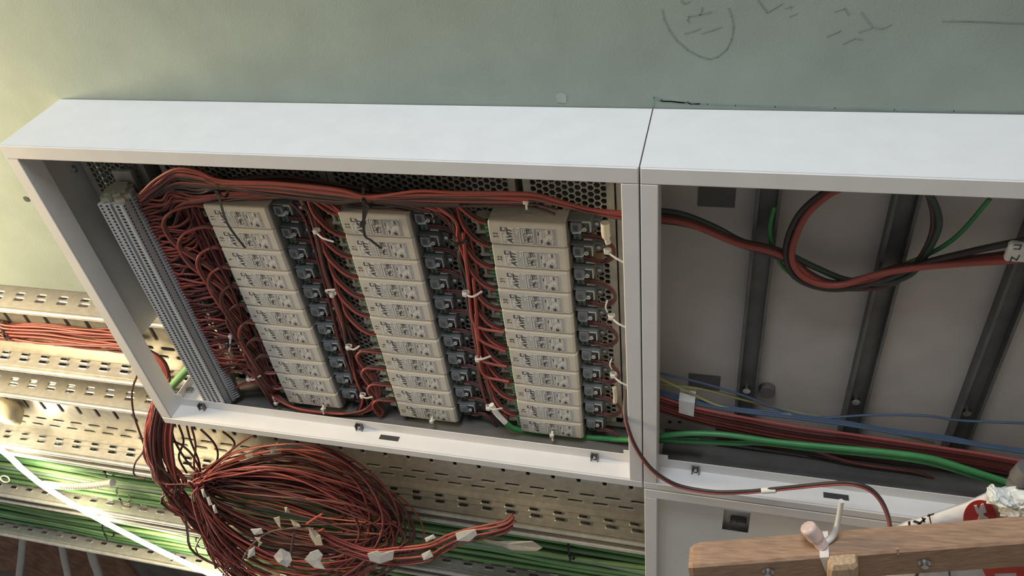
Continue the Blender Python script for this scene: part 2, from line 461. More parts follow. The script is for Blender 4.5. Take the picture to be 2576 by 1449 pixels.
U1 = 0.8955
cab1, part1, ledge1 = cabinet(0, U1, 0, -.6, 'open white cabinet filled with rows of driver units and red wiring', -.42)
part1('back_panel', [((.128, -.58, .004), (U1 - .004, -.02, .0055))], 'dark_panel', 0)
def ledge_bits(e, u0, v1, spots, slot, lg):
    for uu in spots:
        mb = MB((uu, v1 + .02, D - .034)); b = mb.o
        mb.box(b + Vector((-.006, -.003, 0)), b + Vector((.006, .010, .0015)), .0004)
        mb.box(b + Vector((-.006, -.003, .0)), b + Vector((-.0045, .010, .008))); mb.box(b + Vector((.0045, -.003, 0)), b + Vector((.006, .010, .008)))
        c = mb.build('cage_nut', 'clip_dark', e)
        m2 = MB(b); m2.box(b + Vector((-.003, .0005, .0015)), b + Vector((.003, .006, .0055)), .001); m2.build('nut', 'steel', c)
    mb = MB((slot, v1 + .0165, D - .02)); b = mb.o
    mb.box(b + Vector((-.018, -.0004, -.0055)), b + Vector((.018, .0003, .0045))); mb.build('slot', 'dark_hole', lg)['label'] = 'dark rectangular slot in the ledge'
def on_rim(x, y): return at(x, y, D - .034)[0]
ledge_bits(cab1, 0, -.6, [on_rim(505, 1010), on_rim(903, 1064), on_rim(1496, 1141)], at(980, 1105, D - .02)[0], ledge1)
# screw washer on the inside of the side panel, left upper corner
mb = MB((.0015, -.05, .06)); p = at(182, 425, .04)
mb.o = Vector(p); mb.cyl(p, (0, 0, 1), .0085, .003, 14); mb.cyl(p + Vector((0, 0, .003)), (0, 0, 1), .005, .006, 6); mb.build('mounting_bolt', 'steel', cab1)
mb = MB(at(483, 978, .05)); p = mb.o.copy(); mb.cyl(p, (0, 0, 1), .006, .01, 8); mb.build('mounting_bolt', 'steel', cab1)

PW = 0.035          # height of the mounting plates
def honeycomb(u0, u1, v0, v1, label):
    """perforated plate: hexagonal holes with thin webs, v0 > v1"""
    mb = MB((u0, v1, PW)); p = .0100; R = p / math.sqrt(3); bd = .009
    ro = R * 1.0; ri = R * .83; dy = p; dx = R * 1.5
    nu = int((u1 - u0 - 2 * bd) / dx); nv = int((v0 - v1 - 2 * bd) / dy)
    su = u0 + (u1 - u0 - nu * dx) / 2 + dx / 2; sv = v1 + (v0 - v1 - nv * dy) / 2 + dy / 2
    for i in range(nu):
        for j in range(nv):
            cx = su + i * dx; cy = sv + j * dy + (dy / 4 if i % 2 else -dy / 4)
            vs = []
            for (rr, h) in ((ro, 0), (ri, 0), (ri, -.003)):
                for k in range(6):
                    a = math.pi / 3 * k; vs.append((cx + rr * math.cos(a), cy + rr * math.sin(a), PW + h))
            mb.add(vs, [(l * 6 + k, l * 6 + (k + 1) % 6, (l + 1) * 6 + (k + 1) % 6, (l + 1) * 6 + k) for l in (0, 1) for k in range(6)])
    for a, b in (((u0, v1), (su - dx * .4, v0)), ((su + (nu - .6) * dx, v1), (u1, v0)), ((u0, v1), (u1, sv - dy * .45)), ((u0, sv + (nv - .55) * dy), (u1, v0))):
        mb.box((a[0], a[1], PW - .0028), (b[0], b[1], PW - .0003))
    for a, b in (((u0, v1), (u0 + .0015, v0)), ((u1 - .0015, v1), (u1, v0))):
        mb.box((a[0], a[1], PW - .02), (b[0], b[1], PW - .0028))
    mb.build('perforated_plate', 'plate_zinc', cab1)['label'] = label
honeycomb(.014, .129, -.055, -.566, 'perforated plate under the terminal row')
honeycomb(.158, .436, -.055, -.566, 'perforated plate with hexagonal holes')
honeycomb(.438, .716, -.055, -.566, 'perforated plate with hexagonal holes')
honeycomb(.727, .850, -.055, -.566, 'perforated plate at the cabinet end')
mb = MB((.0, -.56, .015)); mb.o = Vector((.045, -.56, .02))
mb.tube([(.047, -.06, .021), (.050, -.30, .021), (.053, -.56, .021)], .006, 8); tag(mb.build('earth_cable', 'wire_green'), 'green earth cable behind the perforated plate beside the terminal row', 'cable')
part1('support_rail', [((.128, -.585, .006), (.868, -.568, .030)), ((.128, -.054, .006), (.868, -.036, .030)), ((.852, -.566, .02), (.868, -.056, .034))], 'plate_zinc', .001)

# ---- cabinet on the right and the one below it
cab2, part2, ledge2 = cabinet(U1 + .0016, U1 + .93, 0, -.6, 'open white cabinet with grey rails and loose cable loop, right of the drivers')
part2('back_panel', [((U1 + .004, -.596, .012), (U1 + .925, -.004, .014))], 'grey_panel', 0)
V2 = U1 + .0016
for i, (ua, ub) in enumerate(((1.028, 1.058), (1.186, 1.216), (1.336, 1.366), (1.49, 1.52))):
    mb = MB((ua, -.59, .014)); pts = [(ua, .014), (ua, .034), (ua + .004, .034), (ua + .004, .018), (ub - .004, .018), (ub - .004, .034), (ub, .034), (ub, .014)]
    mb.prism(pts, -.592, -.03, 'v'); r = mb.build('mounting_rail', 'rail_metal', cab2)
    for vv in (-.075, -.47):
        s = MB((ua + .015, vv, .018)); s.cyl(s.o.copy(), (0, 0, 1), .006, .006, 10); s.build('bolt', 'steel', r)
for (x0, y0, x1, y1) in ((1757, 470, 1848, 522), (1733, 938, 1810, 982)):
    a = at(x0, y0, .014); b = at(x1, y1, .014); mb = MB((a[0], b[1], .014)); mb.box((a[0], b[1], .014), (b[0], a[1], .0150)); mb.build('knockout', 'dark_panel', cab2)
mb = MB(at(1930, 975, .014)); p = mb.o.copy(); mb.cyl(p, (0, 0, 1), .012, .012, 14); mb.build('grommet', 'dark_panel', cab2)
for x in (1685, 1710):
    mb = MB((V2 + .1, -.55, .02)); p = at(x, 1061, .014); mb.o = Vector(p); mb.cyl(p, (0, 0, 1), .003, .0012, 8); mb.build('screw_hole', 'dark_hole', cab2)
ledge_bits(cab2, V2, -.6, [on_rim(1750, 1176)], at(2101, 1258, D - .02)[0], ledge2)

cab3, part3, ledge3 = cabinet(U1 + .0026, U1 + .93, -.602, -1.2, 'white cabinet with a recessed grey cover plate, behind the wooden ladder')
hx0, hx1 = 1.024, 1.066; hy1, hy0 = -.662, -.722; wp = D - .024
part3('cover_plate', [((V2 + .012, -1.19, wp - .002), (hx0, -.612, wp)), ((hx1, -1.19, wp - .002), (U1 + .92, -.612, wp)), ((hx0, -1.19, wp - .002), (hx1, hy0, wp)), ((hx0, hy1, wp - .002), (hx1, -.612, wp))], 'cover_paint', 0)
part3('back_panel', [((V2 + .004, -1.19, .004), (U1 + .92, -.612, .006))], 'grey_panel', 0)
part3('added_backing_plate', [((hx0 - .02, hy0 - .03, wp - .020), (hx1 + .02, hy1 + .03, wp - .018))], 'cover_paint', 0)  # pale plate added close behind the cutout to catch more light
p = Vector((1.050, -.706, wp - .017))
mb = MB(p); mb.box(p + Vector((-.014, -.004, 0)), p + Vector((.012, .006, .012)), .002); mb.box(p + Vector((-.004, .003, .006)), p + Vector((.012, .009, .016)), .002); mb.build('latch', 'clip_dark', cab3)
part1('dark_bottom_sheet', [((.09, -.597, .006), (U1 - .022, -.594, D - .04))], 'dark_panel', 0)  # dark sheets laid over the white bottom panels of both cabinets
part2('dark_bottom_sheet', [((V2 + .022, -.597, .014), (U1 + .90, -.594, D - .04))], 'dark_panel', 0)

# ================================================================ terminal row
TV0, TP, TN = -.1205, .00575, 80
ts = empty('terminal_row', (.077, TV0, PW)); tag(ts, 'long row of narrow grey terminal blocks down the side of the open cabinet', 'terminal row')
u0 = .0772
mb = MB((u0, TV0, .07)); prof = [(u0, .100), (u0 + .0225, .100), (u0 + .0225, .0965), (u0 + .0285, .0965), (u0 + .0285, .100), (u0 + .0435, .100), (u0 + .0455, .0985), (u0 + .0455, .080), (u0 + .0485, .0795), (u0 + .0485, .066), (u0 + .012, .052), (u0, .066)]
h = TP * .93; K = len(prof)
mb.add([(a, TV0, b) for a, b in prof] + [(a, TV0 - h, b) for a, b in prof], [])
faces = [tuple(range(K)), tuple(range(2 * K - 1, K - 1, -1))]
mb.f += faces; mb.m += [0, 0]; mb.s += [False, False]
for i in range(K):
    mb.f.append((i, (i + 1) % K, K + (i + 1) % K, K + i)); mb.s.append(False)
    mb.m.append(1 if i in (5, 6, 7, 8) else 2 if i in (1, 2, 3) else 0)
# fin guarding each wire entry
mb.cur = 1
mb.add([(u0 + .0455, TV0 - .0008, .0805), (u0 + .0565, TV0 - .0006, .070), (u0 + .0485, TV0 - .0008, .062), (u0 + .0455, TV0 - .0028, .0805), (u0 + .0565, TV0 - .0020, .070), (u0 + .0485, TV0 - .0028, .062)], [(0, 1, 2), (5, 4, 3), (0, 3, 4, 1), (1, 4, 5, 2)])
block_me = mb.mesh('terminal_block', ['terminal_grey', 'terminal_side_daylight', 'terminal_channel'])
mb = MB((u0, TV0, .07)); vm = TV0 - h / 2
for (du, ru, rv) in ((.0055, .0024, .0015), (.0165, .0024, .0019), (.0355, .0034, .0018)):
    mb.prism([(u0 + du + ru * math.cos(t), vm + rv * math.sin(t)) for t in [math.pi * k / 5 for k in range(10)]], .0998, .1003)
mb.box((u0 + .0453, vm - .0012, .0955), (u0 + .0458, vm + .0012, .0985)); mb.box((u0 + .0453, vm - .0012, .0810), (u0 + .0458, vm + .0012, .0840))
entry_me = mb.mesh('entry_holes', 'dark_hole')
for k in range(TN):
    b = share('terminal_block', block_me, ts, (u0, TV0 - k * TP, .07))
    share('entry_holes', entry_me, b, (u0, TV0 - k * TP, .07))
mb = MB((u0 + .008, TV0, .04)); mb.box((u0 + .006, TV0 - TN * TP - .01, .046), (u0 + .041, TV0 + .03, .054), .001); mb.build('mounting_rail', 'plate_zinc', ts)
for vv in (-.14, -.345, -.56):
    mb = MB((u0 + .02, vv, PW)); mb.box((u0 + .012, vv - .012, PW), (u0 + .034, vv + .012, .046), .001); mb.build('rail_foot', 'plate_zinc', ts)
# end bracket with ragged claws
mb = MB((u0, TV0 + .005, .06))
bp = [(u0 + .004, .094), (u0 + .010, .099), (u0 + .014, .094), (u0 + .020, .096), (u0 + .022, .088), (u0 + .029, .088), (u0 + .031, .096), (u0 + .040, .098), (u0 + .046, .092), (u0 + .043, .086), (u0 + .049, .080), (u0 + .047, .066), (u0 + .040, .064), (u0 + .038, .055), (u0 + .006, .055), (u0 + .002, .070), (u0 - .002, .074), (u0 + .001, .084)]
mb.prism(bp, TV0 + .001, TV0 + .0085, 'v')
mb.prism([(a * .7 + (u0 + .02) * .3, b * .8 + .07 * .2) for a, b in bp], TV0 + .0085, TV0 + .014, 'v')
mb.build('end_bracket', 'cream_plastic', ts)['label'] = 'cream plastic end bracket'

# ================================================================ driver units
LEN, PIT, FW, DW = .1085, .0404, .071, .0392
fnt_cache = {}
def text_polys(s, size, bold=True, shear=0.0):
    cu = bpy.data.curves.new('t', 'FONT'); cu.body = s; cu.size = size; cu.shear = shear; cu.fill_mode = 'FRONT'; cu.resolution_u = 2
    if bold: cu.offset = size * .045
    ob = bpy.data.objects.new('t', cu); COL.objects.link(ob)
    dg = bpy.context.evaluated_depsgraph_get(); dg.update()
    me = ob.evaluated_get(dg).to_mesh()
    vs = [v.co.copy() for v in me.vertices]; fs = [tuple(p.vertices) for p in me.polygons]
    ob.evaluated_get(dg).to_mesh_clear(); bpy.data.objects.remove(ob); bpy.data.curves.remove(cu)
    return vs, fs
# digits drawn by hand: strokes in a unit box (x right, y up)
DIG = {'0': [[(.5, 1), (.1, .6), (.2, .1), (.6, 0), (.9, .4), (.8, .9), (.5, 1)]], '1': [[(.2, .75), (.6, 1), (.5, 0)]], '2': [[(.1, .8), (.5, 1), (.85, .75), (.1, 0), (.9, .05)]],
       '3': [[(.1, .95), (.8, .95), (.4, .55), (.85, .35), (.6, 0), (.1, .08)]], '4': [[(.6, 1), (.1, .35), (.9, .35)], [(.65, .6), (.6, 0)]], '5': [[(.85, 1), (.25, .95), (.2, .55), (.75, .5), (.75, .1), (.1, .03)]],
       '6': [[(.7, 1), (.2, .5), (.3, .05), (.8, .1), (.75, .45), (.25, .4)]], '7': [[(.1, .95), (.9, 1), (.4, 0)], [(.25, .5), (.75, .55)]], '8': [[(.5, .5), (.15, .8), (.5, 1), (.85, .8), (.5, .5), (.1, .2), (.5, 0), (.9, .2), (.5, .5)]],
       '9': [[(.85, .6), (.4, .5), (.2, .8), (.6, 1), (.85, .75), (.7, 0)]]}
RL = random.Random(3)
def driver_meshes():
    o = (0, 0, 0); M = {}
    # case: rounded block, far end chamfered
    mb = MB(o); r = .0045; y0, y1 = -DW, 0.0; w0, w1 = PW, FW
    sec = [(y0, w0), (y0, w1 - .0025), (y0 + .0015, w1 - .0007), (y0 + .003, w1)] + [(y1 - r, w1)] + [(y1 - r + r * math.sin(t), w1 - r + r * math.cos(t)) for t in (.4, .8, 1.2)] + [(y1, w1 - r), (y1, w0)]
    n = len(sec); vs = [(0.0015, a * 1, b - .0015 if b > .05 else b) for a, b in sec] + [(.003, a, b) for a, b in sec] + [(LEN - .003, a, b) for a, b in sec] + [(LEN, a, b - (.003 if b > .05 else 0)) for a, b in sec]
    F = [tuple(range(n)), tuple(range(4 * n - 1, 3 * n - 1, -1))]
    for l in range(3): F += [(l * n + i, l * n + (i + 1) % n, (l + 1) * n + (i + 1) % n, (l + 1) * n + i) for i in range(n)]
    mb.add(vs, F); M['body'] = mb.mesh('body', 'case')
    # label plate with its print
    l0, l1, la, lb = .0175, .0945, -.0365, -.0065
    mb = MB(o); mb.box((l0, la, FW), (l1, lb, FW + .0003)); M['label'] = mb.mesh('paper_label', 'paper')
    wz = FW + .0003; mb = MB(o)
    vs, fs = text_polys('AVIT', .0130, True, .22)
    xs = [v.x for v in vs]; sx = .0275 / (max(xs) - min(xs)); x0 = min(xs)
    mb.add([(l0 + .0165 - v.y * .80, la + .001 + (v.x - x0) * sx, wz + .0002) for v in vs], fs)
        # black corner field, circuit sketch and rows of small print
    mb.rect(l0 + .0008, lb - .0085, l0 + .0028, lb - .0015, wz); mb.rect(l0 + .0028, lb - .0082, l0 + .0075, lb - .0070, wz)
    def frame(a, b, c, d, t=.0005):
        mb.rect(a, b, c, b + t, wz); mb.rect(a, d - t, c, d, wz); mb.rect(a, b, a + t, d, wz); mb.rect(c - t, b, c, d, wz)
    frame(l0 + .0008, lb - .0085, l0 + .0075, lb - .0015)
    frame(l0 + .0285, la + .002, l0 + .0485, lb - .002, .0005)
    for _ in range(9):
        a = l0 + .030 + RL.random() * .012; b = la + .004 + RL.random() * .018
        frame(a, b, a + .002 + RL.random() * .005, b + .002 + RL.random() * .006, .0005)
    for _ in range(7):
        a = l0 + .030 + RL.random() * .012; b = la + .004 + RL.random() * .018
        if RL.random() < .5: mb.rect(a, b, a + .004 + RL.random() * .004, b + .0006, wz)
        else: mb.rect(a, b, a + .0006, b + .004 + RL.random() * .005, wz)
    for _ in range(3):
        a = l0 + .051 + RL.random() * .02; b = la + .003 + RL.random() * .018; mb.rect(a, b, a + .0015, b + .006, wz)
    cx, cy = l0 + .0665, la + .005
    mb.prism([(cx + .0028 * math.cos(k * .7), cy + .0028 * math.sin(k * .7)) for k in range(9)], wz, wz + .0002)
    frame(l0 + .0500, la + .0015, l0 + .0755, lb - .0015, .0004)
    M['print'] = mb.mesh('print', 'ink')
    mb = MB(o)
    for cu in [l0 + .0020 + k * .0024 for k in range(3)] + [l0 + .0185 + k * .0022 for k in range(4)] + [l0 + .0315, l0 + .0450] + [l0 + .0525 + k * .0029 for k in range(8)]:
        b = la + .0015
        while b < lb - .003:
            if cu < l0 + .012 and b > lb - .011: break
            q = .0012 + RL.random() * .0045
            if RL.random() < .78: mb.rect(cu, b, cu + .0009, min(b + q, lb - .001), wz, .00015)
            b += q + .0009
    M['small_print'] = mb.mesh('small_print', 'ink_soft')
    # input side (left in the photograph): green plug and cream strain relief bracket
    mb = MB(o); mb.box((-.0075, -DW + .003, PW + .006), (.002, -.009, .060), .001); mb.box((-.006, -DW + .004, .060), (-.001, -.010, .0625), .0006); M['input_terminal'] = mb.mesh('input_terminal', 'green_terminal')
    mb = MB(o)
    for k in range(4): mb.cyl((-.0035, -.0135 - k * .0066, .0620), (0, 0, 1), .0017, .0008, 8)
    for k in range(6): mb.box((-.006 + k * .0015, -.0085, .050), (-.0052 + k * .0015, -.0075, .058))
    M['screw_holes'] = mb.mesh('screw_holes', 'dark_hole')
    mb = MB(o)
    mb.prism([(-.0075, -.036), (-.024, -.037), (-.0255, -.033), (-.0225, -.030), (-.0225, -.021), (-.0265, -.018), (-.0270, -.012), (-.0245, -.008), (-.022, -.012), (-.0205, -.018), (-.0185, -.0215), (-.0185, -.031), (-.0075, -.031)], PW + .004, PW + .016)
    mb.box((-.022, -.036, PW), (-.0075, -.010, PW + .005), .001)
    mb.ring((-.0245, -.0135, PW + .0175), (0, 0, 1), .0030, .0013, 12, 5)
    mb.box((-.012, -.030, PW + .004), (-.0095, -.018, PW + .012), .0006)
    M['strain_relief'] = mb.mesh('strain_relief', 'cream_plastic')
    mb = MB(o); mb.box((-.022, -.0085, PW + .002), (.0015, -.0070, PW + .019), .0004)
    for k in range(5): mb.box((-.010 + k * .002, -.0072, PW + .008), (-.0092 + k * .002, -.0062, PW + .018))
    M['comb'] = mb.mesh('bracket_comb', 'cream_plastic')
    # output side: grey housing, ribbed clamp cover with pale lip, green plug, mounting tab
    L = LEN; mb = MB(o)
    mb.box((L, -DW, PW), (L + .033, -.0005, PW + .006), .001)
    mb.box((L, -DW, PW), (L + .0012, -.0005, FW - .006)); mb.box((L + .0012, -.0022, PW + .006), (L + .0325, -.0005, PW + .023), .0005)
    mb.box((L + .0310, -.0185, PW + .006), (L + .0327, -.0022, PW + .022), .0005); mb.box((L + .020, -DW, PW + .006), (L + .033, -DW + .0016, PW + .015), .0004)
    M['housing'] = mb.mesh('housing', 'housing_grey')
    mb = MB(o)
    mb.prism([(L + .0055, -.0025), (L + .0195, -.0025), (L + .0205, -.008), (L + .0195, -.0135), (L + .0165, -.0170), (L + .0065, -.0180), (L + .0050, -.0150)], PW + .010, PW + .0265)
    for k in range(4):
        b = -.0055 - k * .0026; mb.box((L + .0085, b - .0009, PW + .0265), (L + .0155, b, PW + .0280), .0004)
    mb.box((L + .0195, -.0130, PW + .012), (L + .0300, -.0035, PW + .018), .001)
    M['clamp_cover'] = mb.mesh('clamp_cover', 'cover_grey')
    mb = MB(o)
    for k in range(4):
        b = -.0068 - k * .0026; mb.box((L + .0085, b - .0009, PW + .0262), (L + .0150, b, PW + .0268))
    M['comb_slots'] = mb.mesh('comb_slots', 'dark_hole')
    mb = MB(o)
    mb.prism([(L + .0050, -.0178), (L + .0170, -.0168), (L + .0185, -.0140), (L + .0245, -.0135), (L + .0250, -.0165), (L + .0205, -.0168), (L + .0170, -.0225), (L + .0060, -.0232)], PW + .012, PW + .0225)
    mb.ring((L + .0228, -.0145, PW + .0235), (0, 0, 1), .0024, .0012, 12, 5)
    mb.box((L + .0205, -.0032, PW + .0225), (L + .0318, -.0018, PW + .0240), .0004)
    mb.box((L + .0305, -.0185, PW + .0222), (L + .0320, -.0032, PW + .0240), .0004)
    mb.box((L + .0195, -DW + .001, PW + .0145), (L + .0320, -DW + .0035, PW + .0160), .0004)
    M['clamp_lip'] = mb.mesh('clamp_lip', 'cover_light')
    mb = MB(o); mb.box((L + .0055, -DW + .002, PW + .006), (L + .0175, -.0235, PW + .0165), .0008); M['output_terminal'] = mb.mesh('output_terminal', 'green_terminal_grey')
    mb = MB(o)
    for k in range(2): mb.cyl((L + .0115, -.0280 - k * .0055, PW + .0162), (0, 0, 1), .0017, .0008, 8)
    M['out_holes'] = mb.mesh('screw_holes', 'dark_hole')
    mb = MB(o); mb.prism([(L + .0325, -.006), (L + .0390, -.007), (L + .0425, -.010), (L + .0425, -.019), (L + .0390, -.022), (L + .0325, -.023)], PW, PW + .007); M['tab'] = mb.mesh('mounting_tab', 'housing_grey')
    mb = MB(o); mb.cyl((L + .0378, -.0145, PW + .007), (0, 0, 1), .0030, .0022, 10); M['screw'] = mb.mesh('screw', 'steel')
    return M
DM = driver_meshes()
def number_mesh(s):
    mb = MB((0, 0, 0)); hgt = .0062; wd = .0036; x = -.5 * len(s) * (wd + .0012)
    for ch in s:
        for st in DIG[ch]:
            q = [(.0105 - (py - .5) * hgt + RL.gauss(0, .0002), -DW * .56 + x + px * wd + RL.gauss(0, .0002)) for px, py in st]
            mb.ribbon(q, .0008, FW, .0002)
        x += wd + .0012
    return mb.mesh('handwritten_number', 'marker')
COLS = [(.2355, -.1335, 11), (.4585, -.1335, 22), (.6805, -.1345, 33)]
ORD = ['topmost', 'second from the top', 'third from the top', 'fourth from the top', 'fifth from the top', 'middle', 'fifth from the bottom', 'fourth from the bottom', 'third from the bottom', 'second from the bottom', 'lowest']
CN = ['row beside the terminals', 'middle row', 'row beside the seam']
DPOS = {}
for ci, (du, dv, top) in enumerate(COLS):
    for k in range(11):
        num = top - k; o = (du + RL.gauss(0, .0006), dv - k * PIT, 0); DPOS[(ci, k)] = o
        e = empty('led_driver', (o[0], o[1], PW)); o = Vector(o)
        tag(e, 'pale grey driver numbered %d, %s in the %s' % (num, ORD[k], CN[ci]), 'driver unit', 'driver units in the open cabinet')
        b = share('body', DM['body'], e, o)
        l = share('paper_label', DM['label'], e, o); share('print', DM['print'], l, o); share('small_print', DM['small_print'], l, o)
        share('handwritten_number', number_mesh(str(num)), b, o)
        t = share('input_terminal', DM['input_terminal'], e, o); share('screw_holes', DM['screw_holes'], t, o)
        s = share('strain_relief', DM['strain_relief'], e, o); share('bracket_comb', DM['comb'], s, o)
        share('housing', DM['housing'], e, o); cc = share('clamp_cover', DM['clamp_cover'], e, o); share('comb_slots', DM['comb_slots'], cc, o); share('clamp_lip', DM['clamp_lip'], e, o)
        t = share('output_terminal', DM['output_terminal'], e, o); share('screw_holes', DM['out_holes'], t, o)
        t = share('mounting_tab', DM['tab'], e, o); share('screw', DM['screw'], t, o)
        if k == 0 and ci == 2:
            mb = MB(o); mb.box(o + Vector((.046, .0001, .044)), o + Vector((.062, .0005, .052))); st = mb.build('side_sticker', 'paper', e); st['label'] = 'small white sticker on the case side'
            mb = MB(o)
            for q in range(3): mb.box(o + Vector((.048, .0005, .0455 + q * .002)), o + Vector((.060, .0007, .0463 + q * .002)))
            mb.build('print', 'ink_soft', st)

# ================================================================ wiring in the open cabinet
RW = random.Random(21)
REDS = ['wire_red', 'wire_red_dark', 'wire_red_dark', 'wire_red']
def V(*a): return Vector(a)
G_T = 'wires leaving the terminal blocks'
for k in range(66):
    v = TV0 - k * TP - .003; r = RW
    lo = .02 + r.random() * .03
    p = [V(.1262, v, .0715), V(.136, v + .001, .0765 + r.random() * .004), V(.150, v + .005 + r.gauss(0, .002), .078 + r.random() * .006), V(.163 + r.random() * .018, v + .006 + r.gauss(0, .005), .074 + r.random() * .006)]
    if k > 8:
        sg = 1 if r.random() < .45 else -1
        p += [V(.185 + r.random() * .014, v - sg * .012, .066), V(.190 + r.random() * .014, max(-.56, v - sg * lo), .058), V(.192 + r.random() * .016, max(-.565, v - sg * (lo + .05)), .052)]
    else:
        p += [V(.190 + r.random() * .01, v + .016 + k * .002, .072), V(.225 + r.random() * .01, -.118 - k * .001 + r.gauss(0, .003), .070), V(.28, -.112 - r.random() * .008, .066), V(.36, -.112 - r.random() * .010, .058)]
    wire('terminal_wire', p, .0019, r.choice(REDS), 'red wire running from the terminal blocks into the dark wire bundle', 'wire', G_T, 'wire_black' if r.random() < .7 else 'wire_brown', seg=5)
# trunk of wires beside the terminals
for i in range(34):
    r = RW; uu = .170 + r.random() * .042; ww = .040 + r.random() * .024
    p = [V(uu + r.gauss(0, .006), -.125 - r.random() * .02, ww), V(uu + r.gauss(0, .007), -.22, ww + r.gauss(0, .004)), V(uu + r.gauss(0, .007), -.32, ww + r.gauss(0, .004)), V(uu + r.gauss(0, .007), -.42, ww), V(uu + .006 + r.gauss(0, .005), -.50 - r.random() * .03, ww), V(uu + .010 + r.gauss(0, .004), -.545 - r.random() * .02, ww)]
    wire('trunk_wire', p, .0022, r.choice(['wire_black', 'wire_brown', 'wire_red_dark', 'wire_red_dark', 'wire_black']), 'dark wire in the thick bundle between terminals and first drivers', 'wire', 'wires of the bundle beside the terminals', seg=5)
# loops from the first drivers back into the trunk
for k in range(11):
    o = DPOS[(0, k)]; r = RW; v = o[1]; big = (.058, .048, .030, .026, .018, .022, .014, .018, .016, .0, .0)[k]
    if k < 9:
        p = [V(o[0] - .005, v - .012, .060), V(o[0] - .018, v - .004, .068), V(o[0] - .018 - big * .6, v - .010, .080), V(o[0] - .016 - big, v - .034, .085), V(o[0] - .014 - big * .92, v - .075, .084), V(o[0] - .030 + r.gauss(0, .004), v - .13, .074), V(o[0] - .026, max(-.56, v - .19), .062)]
    else:
        p = [V(o[0] - .005, v - .012, .060), V(o[0] - .022, v - .010, .066), V(o[0] - .050, v + .006, .070), V(o[0] - .085, v - .004, .072), V(.128, v - .020, .0715)]
    wire('driver_input_wire', p, .0022, 'wire_red' if k in (0, 1, 2, 3, 6, 9, 10) else 'wire_red_dark', 'red wire looping from the %s driver of the first row' % ORD[k].replace(' from the', ' from'), 'wire', 'input wires of the first driver row', 'wire_brown', seg=7, off=(.6, .3, -.7))
for j in range(3):
    o = DPOS[(0, 9)]
    p = [V(.158, -.475 - j * .008, .070), V(.180, -.50 - j * .006, .072), V(.197, -.535 - j * .004, .072), V(.218, -.568, .074 - j * .004), V(.255, -.581 - j * .002, .078), V(.30, -.584 - j * .002, .078), V(.35, -.583, .076), V(.392, -.575 + j * .003, .072), V(.418, -.552 + j * .006, .070), V(.425 + j * .004, -.52, .068), V(.424 + j * .004, -.47, .066)]
    wire('return_wire', p, .0023, REDS[j], 'red wire sweeping along the ledge under the first drivers', 'wire', 'red wires sweeping under the first drivers', 'wire_black')

# bundle along the upper edge
def px(path, w): return [at(x, y, w if not isinstance(w, (list, tuple)) else w[i]) for i, (x, y) in enumerate(path)]
TOPB = [(352, 508), (392, 478), (438, 449), (500, 452), (558, 464), (700, 476), (850, 491), (930, 498), (1050, 498), (1150, 499), (1325, 502), (1400, 518), (1480, 540), (1562, 550), (1660, 556)]
for i in range(13):
    r = RW; a = i / 13.0
    path = [(x + r.gauss(0, 3), y + (a - .4) * (58 if q < 4 else 20 if q in (4, 7) else 38) + r.gauss(0, 2)) for q, (x, y) in enumerate(TOPB)]
    nend = 15 if i < 4 else 10 + (i % 3)
    pts = px(path[:nend], .090 - a * .02)
    wire('top_bundle_wire', pts, .0023 if i < 5 else .0020, 'wire_red' if i in (0, 1, 3, 4, 7) else r.choice(['wire_red_dark', 'wire_brown', 'wire_black']), 'red wire in the bundle along the upper edge of the cabinet', 'wire', 'wires of the bundle along the upper edge', 'wire_black' if i % 2 else None, seg=6)
BACKB = [(420, 470), (520, 470), (600, 455), (700, 450), (800, 456), (930, 478), (1010, 484), (1090, 500)]
for i in range(16):
    r = RW; a = i / 16.0
    path = [(x + r.gauss(0, 6), y + a * 58 - 4 + r.gauss(0, 3)) for (x, y) in BACKB]
    wire('rear_bundle_wire', px(path, .060 - r.random() * .012), .0024, r.choice(['wire_red_dark', 'wire_black', 'wire_brown', 'wire_black', 'wire_red_dark']), 'dark wire lying behind the upper red bundle', 'wire', 'wires behind the upper bundle', None, seg=5)
# trunks between the driver rows
def trunk(path, n, w, spread, cols, label, group, r0=.0023):
    for i in range(n):
        r = RW
        pts = jit(px(path, w), spread, spread * .7)
        q = RW.random(); keep = len(pts) if q < .35 else max(4, int(len(pts) * (.45 + q * .5)))
        wire('trunk_wire', pts[:keep], r0, r.choice(cols), label, 'wire', group, 'wire_black' if r.random() < .4 else None, seg=5)
trunk([(760, 500), (790, 540), (806, 600), (826, 680), (852, 770), (878, 860), (905, 945), (925, 1000), (905, 1035)], 13, .052, .006, ['wire_red_dark', 'wire_black', 'wire_brown', 'wire_red', 'wire_red_dark'], 'wire in the bundle between the first and middle driver rows', 'wires between the first and middle driver rows')
trunk([(1060, 505), (1105, 520), (1140, 560), (1155, 600), (1168, 660), (1180, 730), (1192, 800), (1205, 880), (1215, 950), (1235, 1015), (1260, 1040)], 16, .060, .0055, ['wire_black', 'wire_brown', 'wire_black', 'wire_red_dark', 'wire_red'], 'wire in the thick bundle between the middle and last driver rows', 'wires between the middle and last driver rows', .0024)
trunk([(700, 480), (800, 500), (860, 530), (880, 560)], 3, .066, .004, ['wire_red'], 'red wire dropping from the upper bundle to the middle drivers', 'wires dropping to the middle drivers')
